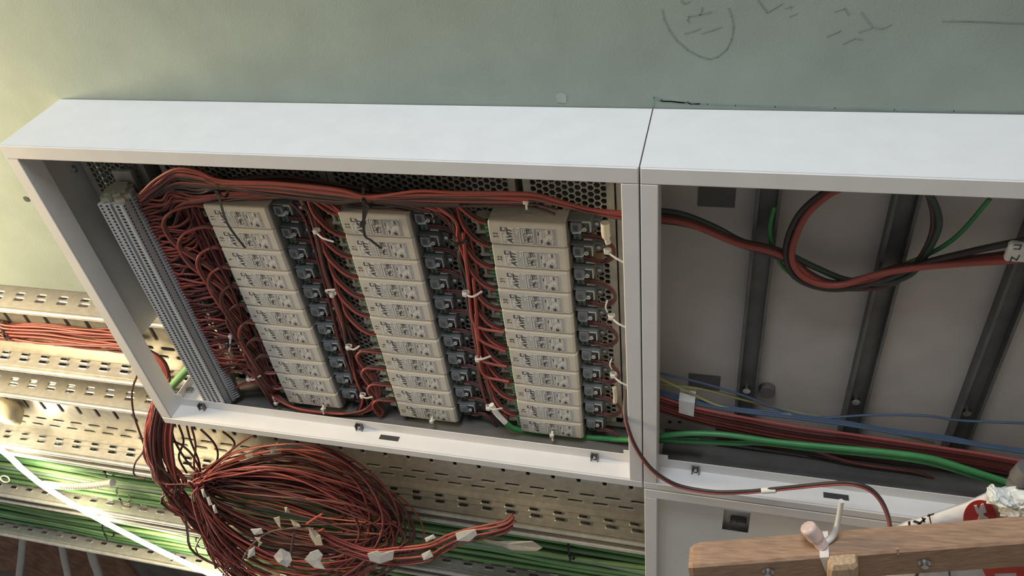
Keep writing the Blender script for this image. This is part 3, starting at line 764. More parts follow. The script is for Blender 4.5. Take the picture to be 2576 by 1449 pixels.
for ci, tu in ((1, -.046), (2, -.042)):
    for k in range(11):
        o = DPOS[(ci, k)]; v = o[1]; r = RW
        if ci == 1 and k >= 7:
            p = [V(o[0] - .005, v - .012, .060), V(o[0] - .016, v - .004, .068), V(o[0] - .034, v + .001, .074), V(o[0] - .044, v - .014, .076), V(o[0] - .040, v - .045, .072), V(o[0] - .034, max(-.575, v - .085), .066)]
        else:
            p = [V(o[0] - .005, v - .012, .060), V(o[0] - .016, v - .003, .066), V(o[0] - .030, v + .010, .066), V(o[0] + tu, min(v + .035, -.112), .062), V(o[0] + tu - .002, min(v + .075, -.104), .056)]
        wire('driver_input_wire', p, .0022, 'wire_red', 'red wire entering the %s driver of the %s row' % (ORD[k].replace(' from the', ' from'), ('middle', 'last')[ci - 1]), 'wire', 'input wires of the middle and last driver rows', 'wire_brown', seg=6, off=(.5, .4, -.7))
# bright red strands that stand out between the rows
for j, path in enumerate(([(1165, 585), (1172, 660), (1180, 720), (1183, 770), (1190, 810), (1212, 826), (1250, 833), (1268, 836)], [(1190, 700), (1196, 760), (1203, 840), (1212, 858), (1240, 872), (1272, 884)], [(1196, 790), (1203, 870), (1212, 905), (1240, 916), (1275, 922)], [(1204, 880), (1210, 930), (1225, 948), (1255, 955), (1280, 960)])):
    wire('loose_wire', px(path, .070), .0024, 'wire_red', 'bright red strand beside the last driver row, number %s counted from the top' % ['one', 'two', 'three', 'four'][j], 'wire', None, 'wire_red_dark')
for ci in range(3):
    for k in range(11):
        o = DPOS[(ci, k)]; v = o[1]; r = RW; L = o[0] + LEN
        if ci < 2:
            p = [V(L + .018, v - .029, .050), V(L + .030, v - .0285, .051), V(L + .046, v - .030 + r.gauss(0, .002), .052), V(L + .060, v - .038 + r.gauss(0, .004), .054), V(L + .068, v - .07, .052)]
        else:
            s = 1 if k % 2 else -1
            p = [V(L + .018, v - .029, .050), V(L + .030, v - .0285, .052), V(L + .044, v - .029, .054), V(L + .058, v - .029 + s * .010, .056), V(L + .061, v - .029 + s * .024, .056), V(L + .052, v - .029 + s * .036, .054)]
        wire('driver_output_wire', p, .0019, 'wire_red_dark', 'thin red lead from the %s driver output of row %s' % (ORD[k].replace(' from the', ' from'), ('one', 'two', 'three')[ci]), 'wire', 'output leads of the drivers', 'wire_brown', seg=5, off=(0, -.8, .2))

# ties
tie(at(560, 470, .080), (1, 0, 0), .016, [(.004, -.045, .012), (.012, -.095, .006)], 'tie_black', 'long black cable tie across the first driver label', 'black ties', .0042, .7)
tie(at(925, 492, .080), (1, 0, 0), .017, [(-.006, -.045, .012), (-.002, -.062, .006), (.006, -.082, -.002)], 'tie_black', 'black cable tie hanging over the middle driver row', 'black ties', .0042, .7)
tie(at(915, 560, .079), (0, 1, 0), .002, [(.012, .022, .004), (.022, .040, .008)], 'tie_black', 'tail of black tie crossing the topmost middle driver', 'black ties', .004)
tie(at(1155, 597, .066), (0, 1, 0), .014, None, 'tie_black', 'black cable tie around the dark bundle beside the last row', 'black ties', .004)
tie(at(575, 865, .085), (1, .4, 0), .003, [(.02, .012, .002), (.045, .024, -.004)], 'tie_black', 'thin black tie tail among the first row input wires', 'black ties', .003)
WT = [((1325, 502), (1, 0, 0), .009, [(.001, -.010, .004)], 'white tie around the red bundle near the upper right'),
      ((797, 578), (0, 1, 0), .006, [(.012, -.006, .006), (.030, -.010, .008)], 'white tie head above the middle row, top'),
      ((838, 738), (0, 1, 0), .006, [(-.004, .014, .006), (.016, .022, .010)], 'white tie between first and middle rows, upper'),
      ((878, 870), (0, 1, 0), .006, [(.014, .004, .006), (.028, .016, .008)], 'white tie between first and middle rows, centre'),
      ((913, 992), (0, 1, 0), .008, [(.012, .004, .006), (.026, .012, .008)], 'white tie between first and middle rows, lower'),
      ((1172, 735), (0, 1, 0), .008, [(.014, .002, .006), (.030, .014, .006)], 'white tie on the bundle beside the last row, upper'),
      ((1203, 900), (0, 1, 0), .008, [(.012, .010, .006), (.026, .018, .006)], 'white tie on the bundle beside the last row, centre'),
      ((1230, 1022), (0, 1, 0), .008, [(.012, .006, .006), (.028, .012, .006)], 'white tie on the bundle beside the last row, lower'),
      ((1528, 628), (0, 1, 0), .004, [(.014, -.006, .006), (.034, -.014, .010)], 'white tie near the cabinet post, upper'),
      ((1538, 793), (0, 1, 0), .004, [(.012, -.006, .006), (.028, -.012, .008)], 'white tie near the cabinet post, centre'),
      ((1543, 940), (0, 1, 0), .004, [(.012, -.006, .006), (.028, -.012, .008)], 'white tie near the cabinet post, lower'),
      ((583, 843), (0, 1, 0), .004, [(-.004, -.016, .006), (-.012, -.032, .006)], 'white tie among the terminal wires'),
      ((628, 950), (0, 1, 0), .005, [(.016, .008, .006), (.034, .020, .004)], 'white tie by the lowest terminal wires'),
      ((697, 1010), (0, 1, 0), .010, [(.003, .022, .004)], 'white tie around the red wires at the ledge'),
      ((815, 1025), (1, 0, 0), .008, [(0, -.010, .003)], 'small white tie under the first driver row'),
      ((1088, 1055), (1, 0, 0), .007, [(.008, .010, .003)], 'small white tie under the middle driver row'),
      ((1390, 1090), (1, 0, 0), .007, [(.001, -.010, .003)], 'small white tie under the last driver row')]
for (c, axx, rad, tail, lab) in WT:
    tie(at(c[0], c[1], .074), axx, min(rad, .0045), tail, 'tie_white', lab, 'white cable ties', .0032, .6)
# second tails of the white ties by the post
for (x, y) in ((1535, 770), (1545, 915)):
    p = at(x, y, .080)
    mb = MB(p); mb.tube(spline([p + V(-.004, -.012, 0), p + V(-.006, 0, .003), p + V(-.003, .012, .002)], 5), .0012, 5); tag(mb.build('cable_tie', 'tie_white'), 'curled white tie end near the cabinet post, %s' % ('upper' if y < 800 else 'lower'), 'cable tie', 'white cable ties')
# sleeve pieces and taped cable ends
def sleeve(pts, r, name, m, label, cat='sleeve', n=8):
    q = spline(pts, 6); mb = MB(q[0]); mb.tube(q, r, n); return tag(mb.build(name, m), label, cat)
sleeve(px([(1522, 560), (1524, 590), (1530, 612)], .070), [.006] * 8 + [.004] * 5, 'wire_connector', 'conduit_white', 'long cream connector hanging near the cabinet post', 'connector')
sleeve(px([(1545, 975), (1548, 995), (1547, 1012)], .070), .0035, 'wire_connector', 'tape_cream', 'small cream sleeve near the cabinet post', 'connector')
sleeve(px([(1236, 1018), (1250, 1040), (1272, 1063)], .075), .0048, 'cable_sleeve', 'tape_white', 'white taped end of the green cable in the cabinet', 'sleeve')
wire('green_cable', px([(1272, 1063), (1292, 1078), (1330, 1086), (1400, 1092), (1480, 1100), (1560, 1106), (1657, 1108), (1760, 1110)], [.075, .07, .06, .055, .055, .06, .07, .075]), .0048, 'wire_green', 'green cable with white taped end running under the last drivers', 'cable', None, None, n=8)
# brown packing blocks behind the wires
for (x, y, a, b, lab) in ((832, 560, .016, .024, 'brown block behind the wires at the top of the middle row'), (1115, 985, .030, .016, 'brown block behind the wires left of the lowest last drivers'), (1500, 640, .020, .014, 'brown block beside the output of the last drivers')):
    p = at(x, y, PW + .001); mb = MB(p); mb.box(p - V(a / 2, b / 2, 0), p + V(a / 2, b / 2, .006), .001); tag(mb.build('packing_block', 'brown_block'), lab, 'block')

# ================================================================ cables in the right-hand cabinet
def cable(path, w, r, m, label, group=None, twin=None, name='cable', n=8, cat='cable'):
    return wire(name, px(path, w), r, m, label, cat, group, twin, seg=7, n=n)
E1 = [(1610, 545), (1660, 543), (1740, 558), (1850, 603), (1930, 622), (1985, 645), (2040, 690), (2100, 712), (2180, 700), (2260, 672), (2400, 655), (2520, 640), (2600, 628)]
def sh(path, dx, dy): return [(x + dx, y + dy) for x, y in path]
cable(sh(E1, 0, 8), .060, .0040, 'wire_red', 'lower red cable crossing the empty cabinet to the taped end')
cable(sh(E1, 0, 0), .054, .0040, 'wire_brown', 'brown cable lying between the red ones crossing the empty cabinet')
cable([(1610, 525), (1660, 530), (1720, 540), (1800, 572), (1870, 608), (1960, 630), (2050, 672), (2130, 704), (2220, 712), (2290, 690), (2330, 640), (2362, 570), (2350, 510), (2318, 470)], .050, .0040, 'wire_dark_green', 'dark green cable arching up at the far rail of the empty cabinet')
cable([(2128, 470), (2085, 490), (2030, 540), (2000, 600), (1992, 650), (2012, 690), (2060, 714), (2120, 716), (2200, 692), (2300, 674), (2430, 662), (2545, 655), (2610, 640)], .066, .0042, 'wire_red', 'bright red cable curling in a loop in the empty cabinet')
cable([(2110, 468), (2065, 490), (2012, 538), (1983, 598), (1978, 652), (1998, 694), (2050, 720), (2120, 726), (2220, 704), (2320, 664), (2420, 638), (2500, 620), (2600, 600)], .062, .0042, 'wire_black', 'black cable following the bright red loop in the empty cabinet')
cable([(1620, 552), (1740, 568), (1850, 612), (1960, 648), (2050, 705), (2130, 726), (2240, 716), (2300, 668), (2340, 600), (2348, 540), (2330, 470)], .046, .0036, 'wire_brown', 'brown cable arching behind the dark green one')
cable([(1948, 520), (1937, 570), (1940, 610), (1955, 650), (1985, 685), (2050, 715), (2160, 700), (2300, 655), (2400, 600), (2490, 500)], .044, .0028, 'wire_green', 'thin green cable hanging by the first rail of the empty cabinet')
p = at(2550, 632, .066); mb = MB(p); mb.box(p + V(-.008, -.013, -.005), p + V(.030, .014, .006), .003)
wt = tag(mb.build('cable_tag', 'tape_white'), 'white tape wrap with pen marks on the thick cables at the right edge', 'tape')
mb = MB(p)
mb.ribbon([(p.x - .004, p.y + .014), (p.x + .003, p.y + .014), (p.x + .003, p.y + .008), (p.x - .003, p.y + .008)], .0015, p.z + .006); mb.ribbon([(p.x - .002, p.y - .012), (p.x - .002, p.y - .004), (p.x + .004, p.y - .008), (p.x + .005, p.y - .001)], .0015, p.z + .006); mb.build('pen_mark', 'ink', wt)
RB = random.Random(5)
for i in range(6):
    dy = i * 7
    cable([(1600, 985 + dy), (1657, 998 + dy), (1735, 1022 + dy), (1850, 1046 + dy * 1.1), (2000, 1072 + dy * 1.2), (2180, 1098 + dy * 1.1), (2370, 1126 + dy), (2480, 1143 + dy), (2620, 1168 + dy)], .070 - i * .004, .0021, 'wire_red_pink' if i % 3 != 2 else 'wire_red_dark', 'red cable in the flat group along the bottom of the empty cabinet', 'red cables along the bottom of the empty cabinet')
for i in range(9):
    dy = 10 + i * 9
    cable([(1800, 1050 + dy), (2000, 1080 + dy), (2200, 1108 + dy * 1.1), (2400, 1140 + dy * 1.1), (2620, 1185 + dy)], .040 - (i % 3) * .006, .0024, ['wire_black', 'wire_brown', 'wire_red_dark'][i % 3], 'dark cable at the bottom of the empty cabinet', 'dark cables at the bottom of the empty cabinet')
for i in range(3):
    cable([(1600, 962 + i * 6), (1657, 982 + i * 5), (1740, 1004 + i * 5), (1850, 1026 + i * 4), (2000, 1042 + i * 5), (2150, 1065 + i * 4), (2250, 1082 + i * 4), (2380, 1098 + i * 5), (2480, 1118 + i * 3), (2620, 1138 + i * 4)], .060 + i * .003, .0019, 'wire_blue', 'blue wire above the red group in the empty cabinet', 'blue wires above the red group')
cable([(1620, 925), (1657, 938), (1760, 962), (1870, 995), (1960, 1030), (2060, 1050), (2190, 1044), (2330, 1046), (2420, 1058), (2620, 1066)], .058, .0018, 'wire_blue', 'single blue wire rising away from the others in the empty cabinet')
cable([(1630, 930), (1660, 952), (1730, 985), (1800, 1018), (1880, 1034), (1990, 1044)], .062, .0019, 'wire_yellow', 'yellow wire crossing above the blue wires by the post')
cable([(1640, 965), (1760, 978), (1880, 1008), (2010, 1040), (2120, 1058), (2230, 1085), (2350, 1115)], .054, .0019, 'wire_yellow', 'olive yellow wire running along the blue wires')
cable([(1600, 1098), (1657, 1096), (1740, 1090), (1830, 1094), (1960, 1112), (2110, 1126), (2230, 1137), (2340, 1152), (2440, 1182), (2556, 1220), (2620, 1248)], .090, .0042, 'wire_green', 'upper green cable along the bottom of the empty cabinet')
cable([(1600, 1106), (1657, 1105), (1750, 1111), (1840, 1115), (1920, 1115), (2030, 1128), (2200, 1145), (2330, 1163), (2440, 1194), (2556, 1232), (2620, 1262)], .082, .0038, 'wire_green', 'lower green cable along the bottom of the empty cabinet')
cable([(2030, 1128), (2150, 1165), (2310, 1190), (2380, 1222), (2450, 1250), (2520, 1285)], .05, .0026, 'wire_red_dark', 'red cable dropping to the ledge of the empty cabinet')
p = at(1727, 1025, .0745); mb = MB(p); a = at(1708, 1004, .0745); b = at(1748, 1012, .0745); c = at(1745, 1046, .0745); d = at(1708, 1036, .0745)
mb.prism([(q.x, q.y) for q in (a, b, c, d)], .046, .0765); tag(mb.build('cable_tag', 'tape_white'), 'white tape wrapped round the red cables by the post', 'tape')
# twin cable hanging out in front of both cabinets
FRONT = [(1573, 985), (1570, 1030), (1578, 1075), (1600, 1130), (1640, 1184), (1690, 1218), (1740, 1233), (1800, 1241), (1870, 1240), (1920, 1236), (2000, 1228), (2070, 1221), (2130, 1218), (2180, 1230), (2212, 1258), (2232, 1300), (2240, 1345)]
fw = [.10, .125, .142, .146, .146, .146, .147, .150, .150, .152, .155, .160, .165, .168, .17, .17, .17]
wire('twin_cable', px(FRONT, fw), .0022, 'wire_red_pink', 'red and black twin cable drooping in front of both cabinets', 'cable', None, 'wire_black', n=8, off=(.15, 1.0, -.1))
p = at(1934, 1235, .152); sleeve(px([(1916, 1234), (1934, 1233), (1952, 1232)], .152), .0048, 'cable_tag', 'tape_white', 'white tape band on the drooping twin cable', 'tape')

# ================================================================ cables in the trays
RG = random.Random(11)
def tray_cables(v0, v1, n, cols, label, group, r0=.0052, top=-.046):
    for i in range(n):
        lay = i % 3; v = v0 + (v1 - v0) * ((i // 3 + .5 + (lay % 2) * .45) / (n / 3.0)); w = TB + .007 + lay * .012
        if lay == 2 and w > top: w = top
        pts = []; u = -1.72; dv = 0
        while u < UR + .001:
            pts.append(V(u, min(max(v + dv, v1 + .01), v0 - .01), w + RG.gauss(0, .0015))); dv = dv * .75 + RG.gauss(0, .006); u += .20
        pts[-1].x = UR
        wire('green_cable', pts, r0 * RG.uniform(.85, 1.15), RG.choice(cols), label, 'cable', group, None, seg=4, n=7)
tray_cables(-1.078, -1.285, 33, ['cable_green', 'cable_green_light', 'cable_green_dark', 'cable_teal', 'cable_green'], 'green cable in the tray below the empty one', 'green cables in the tray below the empty one')
tray_cables(-1.338, -1.53, 30, ['cable_green', 'cable_green_light', 'cable_green_dark', 'cable_green'], 'green cable in the lowest tray', 'green cables in the lowest tray')
for (x, y, rad, lab) in ((272, 1175, .03, 'black tie on the green cables left of the red coil, upper'), (310, 1245, .03, 'black tie on the green cables left of the red coil, lower'), (1437, 1385, .03, 'black tie on the green cables near the lower cabinet'), (272, 1335, .028, 'black tie on the lowest green cables left of the light rope'), (505, 1365, .025, 'black tie on the lowest green cables below the light rope')):
    p = at(x, y, -.062); tie(p, (1, .15, 0), rad, [(.0, -.02, .004)], 'tie_black', lab, 'black ties on green cables', .005, .45)

# red cables lying in the first tray, turning down through the cabinet cut-out
for i in range(22):
    a = i / 21.0; r = RG
    y0 = 806 + 46 * a; w = -.085 + .030 * (i % 4) / 3.0
    path = [(-420, y0 - 62), (-160, y0 - 24), (-20, y0 - 2), (25, y0 + 4 + (1 - a) * 4), (110, y0 + 12 + r.gauss(0, 2)), (220, y0 + 23 + r.gauss(0, 3)), (300, y0 + 30 + r.gauss(0, 3)), (352, 868 + 20 * a), (392 + 16 * (1 - a), 905 + 14 * a), (412 + 12 * (1 - a) - 10 * a, 955), (404 - 16 * a + r.gauss(0, 5), 1010), (396 - 30 * a + r.gauss(0, 6), 1080), (388 - 18 * a + r.gauss(0, 5), 1150), (398 + r.gauss(0, 6), 1205), (440 + r.gauss(0, 9), 1240), (500 + r.gauss(0, 12), 1300 + r.gauss(0, 15))]
    ws = [w] * 7 + [w + .01, w + .02, -.02, -.01 + r.random() * .02, .01 + r.random() * .02, .01 + r.random() * .02, .005, .0, -.005]
    wire('red_cable', px(path, ws), .0024, ['wire_red', 'wire_red_pink', 'wire_red'][i % 3], 'red cable from the first tray passing down behind the cabinet corner', 'cable', 'red cables from the first tray', 'wire_brown', seg=5)
p = at(22, 832, -.065); tie(p, (1, 0, 0), .028, [(.002, -.014, .002)], 'tie_black', 'black tie around the red cables in the first tray', None, .006, .5)
wire('earth_cable', px([(500, 900), (470, 930), (430, 975), (400, 1015)], [-.03, -.02, -.012, -.01]), .0085, 'cable_green', 'thick green cable crossing the open cabinet corner', 'cable', None, None, n=10)

# ---- the coil of red cable
RC = random.Random(31)
GX, GY = 498, 1200
def coil_path(cx, cy, a, b, tilt, turns, ph=0.0, w0=.0):
    pts = []; N = int(14 * turns)
    for k in range(N + 1):
        t = math.pi + ph + 2 * math.pi * k / 14.0
        x = a * math.cos(t); y = b * math.sin(t)
        X = cx + x * math.cos(tilt) - y * math.sin(tilt); Y = cy + x * math.sin(tilt) + y * math.cos(tilt)
        g = max(0.0, -math.cos(t)) ** 3 * .8
        X = X * (1 - g) + (GX + RC.gauss(0, 9)) * g; Y = Y * (1 - g) + (GY + RC.gauss(0, 14)) * g
        pts.append((X + RC.gauss(0, 3), Y + RC.gauss(0, 3)))
    return pts
for i in range(62):
    r = RC; a = r.uniform(195, 275); b = r.uniform(75, 185) if i < 46 else r.uniform(20, 80)
    path = coil_path(GX + a * .98 + r.gauss(0, 14), 1300 + (b - 130) * .15 + r.gauss(0, 16), a, b, r.uniform(.08, .30), r.choice([1, 1, 1.4]), 0)
    w0 = r.uniform(-.015, .055)
    pts = [at(x, y, w0 + .012 * math.sin(k * .6 + i)) for k, (x, y) in enumerate(path)]
    wire('coiled_cable', pts, .0021, r.choice(['wire_red', 'wire_red_pink', 'wire_red_dark', 'wire_brown', 'wire_red', 'wire_red_dark']), 'red cable in the big loose coil below the cabinet', 'cable', 'red cables of the big loose coil', 'wire_brown' if r.random() < .35 else None, seg=4, n=5)
for i in range(26):
    r = RC
    x0 = 372 + r.random() * 60
    path = [(x0 + 14, 1010 + r.gauss(0, 8)), (x0, 1090), (x0 + 5, 1160), (x0 + 30 + r.gauss(0, 8), 1215), (440 + r.gauss(0, 20), 1265), (500 + r.gauss(0, 20), 1330), (560 + r.gauss(0, 30), 1395), (620 + r.gauss(0, 40), 1460), (680 + r.gauss(0, 50), 1520)]
    if i % 3 == 0: path = path[:4] + [(GX - 20, GY + 20), (GX + 30, GY + 60), (560 + r.gauss(0, 20), 1350), (600 + r.gauss(0, 20), 1430)]
    wire('falling_cable', px(path, r.uniform(-.005, .04)), .0022, r.choice(['wire_red', 'wire_red_pink', 'wire_brown', 'wire_red_dark', 'wire_red']), 'red cable falling from the cabinet corner towards the coil', 'cable', 'red cables falling towards the coil', 'wire_brown' if r.random() < .4 else None, seg=4, n=5)
for i, path in enumerate(([(345, 945), (332, 985), (336, 1040), (352, 1090), (362, 1130), (340, 1165), (338, 1195), (365, 1205)], [(470, 1072), (480, 1110), (500, 1160), (505, 1195)], [(482, 1075), (492, 1120), (488, 1170), (500, 1200)], [(505, 1080), (535, 1110), (548, 1140), (540, 1170), (515, 1195)], [(560, 1085), (590, 1115), (565, 1150), (520, 1185)], [(640, 1092), (600, 1118), (560, 1150), (520, 1178)], [(450, 1070), (462, 1110), (450, 1150), (470, 1190)], [(430, 1068), (440, 1110), (470, 1160), (498, 1190)], [(400, 1120), (440, 1112), (480, 1140), (505, 1185)])):
    wire('stray_cable', px(path, .012 + .004 * (i % 3)), .0024, ['wire_brown', 'wire_brown', 'wire_red_dark'][i % 3], 'dark red cable hanging loosely under the cabinet corner, strand %s' % ['far left', 'one', 'two', 'three', 'four', 'five', 'six', 'seven', 'eight'][i], 'cable', None, None, seg=6)
# loose bundle with tape wraps to the right of the coil
BR = [(800, 1345), (850, 1370), (930, 1396), (1000, 1400), (1075, 1390), (1120, 1368), (1170, 1348), (1230, 1335), (1272, 1325), (1292, 1308)]
for i in range(6):
    wire('bundle_cable', px([(x + RC.gauss(0, 2), y + (i - 2.5) * (9 if 2 < k < 6 else 6) + RC.gauss(0, 1.5)) for k, (x, y) in enumerate(BR)], .062 + (i % 2) * .005), .0025, ['wire_red', 'wire_red_pink', 'wire_red_dark'][i % 3], 'red cable in the taped bundle right of the coil', 'cable', 'red cables of the taped bundle', None, seg=6)
for (path, m, lab) in (([(612, 1405), (640, 1365), (680, 1338), (740, 1328), (790, 1330)], 'wire_brown', 'dark cable end curving out of the coil towards the crumpled tape'), ([(772, 1318), (790, 1305), (812, 1292)], 'wire_red', 'upper short cut red cable end over the coil'), ([(778, 1345), (798, 1338), (815, 1330)], 'wire_red', 'lower short cut red cable end over the coil'), ([(740, 1340), (735, 1370), (732, 1400), (735, 1430)], 'wire_brown', 'dark cable end pointing down over the coil')):
    wire('loose_end', px(path, .076), .0028, m, lab, 'cable', None, None)

def flag(poly, w, m, label, bend=.0014, name='tape_flag'):
    pts = [at(x, y, w + RC.gauss(0, bend)) for x, y in poly]; c = Vector((0, 0, 0))
    for q in pts: c += q
    c /= len(pts); c.z += bend * .8; n = len(pts); t = V(0, 0, .0012)
    mb = MB(c); vs = pts + [c] + [q - t for q in pts] + [c - t]; F = []
    for i in range(n):
        j = (i + 1) % n; F += [(i, j, n), (n + 1 + j, n + 1 + i, 2 * n + 1), (i, n + 1 + i, n + 1 + j, j)]
    mb.add(vs, F); return tag(mb.build(name, m), label, 'tape')
flag([(924, 1393), (950, 1386), (962, 1392), (992, 1385), (988, 1408), (955, 1418), (930, 1410)], .076, 'tape_white', 'white tape wrapped around the bundle right of the coil')
flag([(1068, 1355), (1090, 1345), (1096, 1353), (1072, 1364)], .075, 'tape_white', 'small white tape strip on the upper bundle cable')
flag([(1146, 1342), (1168, 1336), (1196, 1332), (1200, 1346), (1180, 1362), (1150, 1360)], .076, 'tape_white', 'white tape wrap near the end of the bundle')
flag([(1060, 1395), (1082, 1384), (1090, 1400), (1066, 1410)], .074, 'tape_white', 'square white tape flag under the bundle')
flag([(1196, 1350), (1222, 1352), (1245, 1362), (1290, 1362), (1340, 1362), (1364, 1378), (1350, 1386), (1290, 1384), (1262, 1374), (1230, 1366)], .062, 'tape_cream', 'long torn cream tape tail right of the coil', .0025)
flag([(688, 1400), (706, 1380), (730, 1392), (735, 1410), (722, 1428), (700, 1416)], .082, 'tape_white', 'crumpled white tape piece on the lower coil, left one')
flag([(766, 1408), (780, 1390), (800, 1383), (812, 1396), (806, 1412), (818, 1432), (790, 1428)], .082, 'tape_white', 'crumpled white tape piece on the lower coil, right one')
flag([(630, 1332), (658, 1330), (662, 1342), (640, 1346)], .080, 'tape_white', 'small white tape flag on the left of the coil')
flag([(640, 1352), (655, 1354), (648, 1378), (660, 1366)], .080, 'tape_cream', 'narrow cream tape flag left of the coil')
flag([(625, 1385), (640, 1376), (642, 1395), (622, 1406)], .080, 'tape_white', 'white tape flag at the lower left of the coil')
flag([(688, 1304), (703, 1300), (706, 1330), (697, 1318)], .078, 'tape_cream', 'cream tape flag standing in the middle of the coil')
flag([(730, 1306), (752, 1318), (756, 1326), (738, 1324)], .078, 'tape_cream', 'cream tape flag beside the cut cable ends')
flag([(715, 1277), (722, 1276), (730, 1290), (718, 1290)], .070, 'tape_cream', 'tiny cream tape flag high in the coil')
flag([(776, 1326), (792, 1336), (806, 1348), (812, 1372), (794, 1372), (780, 1350)], .082, 'tape_cream', 'crumpled grey cream tape around the cut cable ends')
flag([(678, 1126), (698, 1114), (694, 1132), (682, 1142)], .050, 'tape_cream', 'cream tape leaf on top of the coil')
flag([(616, 1146), (636, 1140), (638, 1150), (622, 1154)], .050, 'tape_cream', 'cream tape flag at the upper left of the coil')
for i in range(3):
    flag([(505 + i * 14, 1232 + i * 20), (512 + i * 14, 1230 + i * 20), (520 + i * 14, 1250 + i * 20), (512 + i * 14, 1252 + i * 20)], .075, 'tie_white', 'white tie end at the neck of the coil, %s' % ('upper', 'middle', 'lower')[i], .002, 'cable_tie_end')

# ================================================================ light rope
LP = [(-700, 760), (-420, 880), (-180, 1010), (0, 1130), (60, 1183), (130, 1236), (260, 1312), (400, 1384), (540, 1449), (660, 1500), (800, 1552)]
LW = [.03, .03, .02, .0, -.008, -.013, -.016, -.016, -.016, -.016, -.016]
lp = spline(px(LP, LW), 8); rope = empty('light_rope', lp[-1]); tag(rope, 'glowing warm white light rope slung diagonally across the green cables', 'light')
mb = MB(lp[0]); mb.tube(lp, .0070, 8); mb.build('glowing_core', 'led', rope)
mb = MB(lp[0]); mb.tube([p + V(.002, -.0078, -.001) for p in lp], .0036, 6); mb.build('diffuser_edge', 'led_casing', rope)
tie(at(437, 1400, -.02), (1, -.8, 0), .008, [(.012, .010, .003)], 'tie_black', 'short black tie on the light rope', None, .004)

# corrugated conduit, pale hoses and the cream cloth at the left
q = px([(110, 1218), (160, 1222), (220, 1222), (284, 1214)], -.032); sp = spline(q, 40); mb = MB(sp[0])
mb.tube(sp, [.0100 if k % 4 < 2 else .0072 for k in range(len(sp))], 12); tag(mb.build('corrugated_conduit', 'conduit_white'), 'short white corrugated conduit on the green cables', 'conduit')
for j, (x, x2, r, m) in enumerate(((60, 48, .012, 'conduit_grey'), (150, 172, .012, 'conduit_grey'), (215, 250, .014, 'conduit_grey'))):
    sleeve([at(x, 1330, -.135), at(x + (x2 - x) * .5, 1400, -.13), at(x2, 1460, -.12), at(x2, 1560, -.12)], r, 'conduit', m, ('leftmost pale hose below the lowest tray', 'middle pale hose below the lowest tray', 'right hand pale hose below the lowest tray')[j], 'hose', 12)
c = at(18, 1035, -.07); mb = MB(c); vs = []; F = []
for i in range(9):
    for k in range(14):
        t = math.pi * i / 8; a = 2 * math.pi * k / 14; rr = 1 + .16 * math.sin(3 * a + i) + RC.gauss(0, .05)
        vs.append(c + V(math.sin(t) * math.cos(a) * .040 * rr, math.cos(t) * .048, math.sin(t) * math.sin(a) * .026 * rr))
for i in range(8):
    for k in range(14): F.append((i * 14 + k, i * 14 + (k + 1) % 14, (i + 1) * 14 + (k + 1) % 14, (i + 1) * 14 + k))
mb.add(vs, F, True); tag(mb.build('cloth_bundle', 'cloth_cream'), 'crumpled cream cloth lying in the empty tray at the left', 'cloth')
c = at(12, 1205, -.034); mb = MB(c); mb.ring(c, (.3, .2, 1), .012, .0022, 18, 6); tag(mb.build('plastic_ring', 'conduit_white'), 'small pale plastic ring on the green cables', 'ring')
mb = MB((-1.7, -2.2, -.2)); mb.box((-1.75, -2.2, -.20), (-.98, -1.60, -.19)); struct(mb.build('wall_masonry', 'brick_brown'), 'brown masonry below the trays')

# ================================================================ ladder
wL = .29; A = at(1735, 1366, wL); B = at(2576, 1298, .228); dl = (B - A); dl.normalize(); nl = at(2126, 1449, .262) - at(2130, 1378, .262); nl.normalize()   # nl points down the picture
Llen = (2.05 - A.x) / dl.x; H, TH = .057, .036
lad = empty('wooden_ladder', A + dl * Llen); tag(lad, 'worn wooden ladder standing in front of the cabinets', 'ladder')
def stile(base, L2):
    mb = MB(base); sec = [(0, 0), (0, TH - .003), (.003, TH), (H - .004, TH), (H, TH - .004), (H, .003), (H - .003, 0)]; n = len(sec); vs = []
    for (s, k) in ((0, .80), (.006, .94), (.016, 1.0), (L2, 1.0)):
        for (a, b) in sec: vs.append(base + dl * s + nl * (H / 2 + (a - H / 2) * k) + V(0, 0, TH / 2 + (b - TH / 2) * k))
    F = [tuple(range(n)), tuple(range(4 * n - 1, 3 * n - 1, -1))]
    for l in range(3): F += [(l * n + i, l * n + (i + 1) % n, (l + 1) * n + (i + 1) % n, (l + 1) * n + i) for i in range(n)]
    mb.add(vs, F); return mb.build('stile', 'wood', lad)
st1 = stile(A, Llen); base2 = A + nl * .38; stile(base2, (2.05 - base2.x) / dl.x)
rc = at(2130, 1378, .260 + TH); s0 = (rc - A).dot(dl); k = 0
while s0 + k * .27 < Llen - .1:
    b = A + dl * (s0 + k * .27) + V(0, 0, TH); mb = MB(b); hw = .0185; th = .017; sec = [(-hw, 0), (-hw, th * .75), (-hw * .72, th), (hw * .72, th), (hw, th * .75), (hw, 0)]; n = 6; vs = []
    for (s, sc, dz) in ((-.002, .80, 0), (.005, .97, 0), (.012, 1, 0), (.435, 1, 0)):
        for (a, c) in sec: vs.append(b + nl * s + dl * (a * sc) + V(0, 0, c * (1 if sc > .9 else .8)))
    F = [tuple(range(n)), tuple(range(4 * n - 1, 3 * n - 1, -1))]
    for l in range(3): F += [(l * n + i, l * n + (i + 1) % n, (l + 1) * n + (i + 1) % n, (l + 1) * n + i) for i in range(n)]
    mb.add(vs, F); mb.build('rung', 'wood_light', lad); k += 1
for (x, y, pw) in ((1932, 1436, .275), (2325, 1414, .246)):
    p = at(x, y, pw + TH); mb = MB(p); mb.cyl(p, (0, 0, 1), .0075, .0015, 12); mb.cyl(p + V(0, 0, .0015), (0, 0, 1), .0046, .006, 6); mb.build('bolt', 'steel', lad)
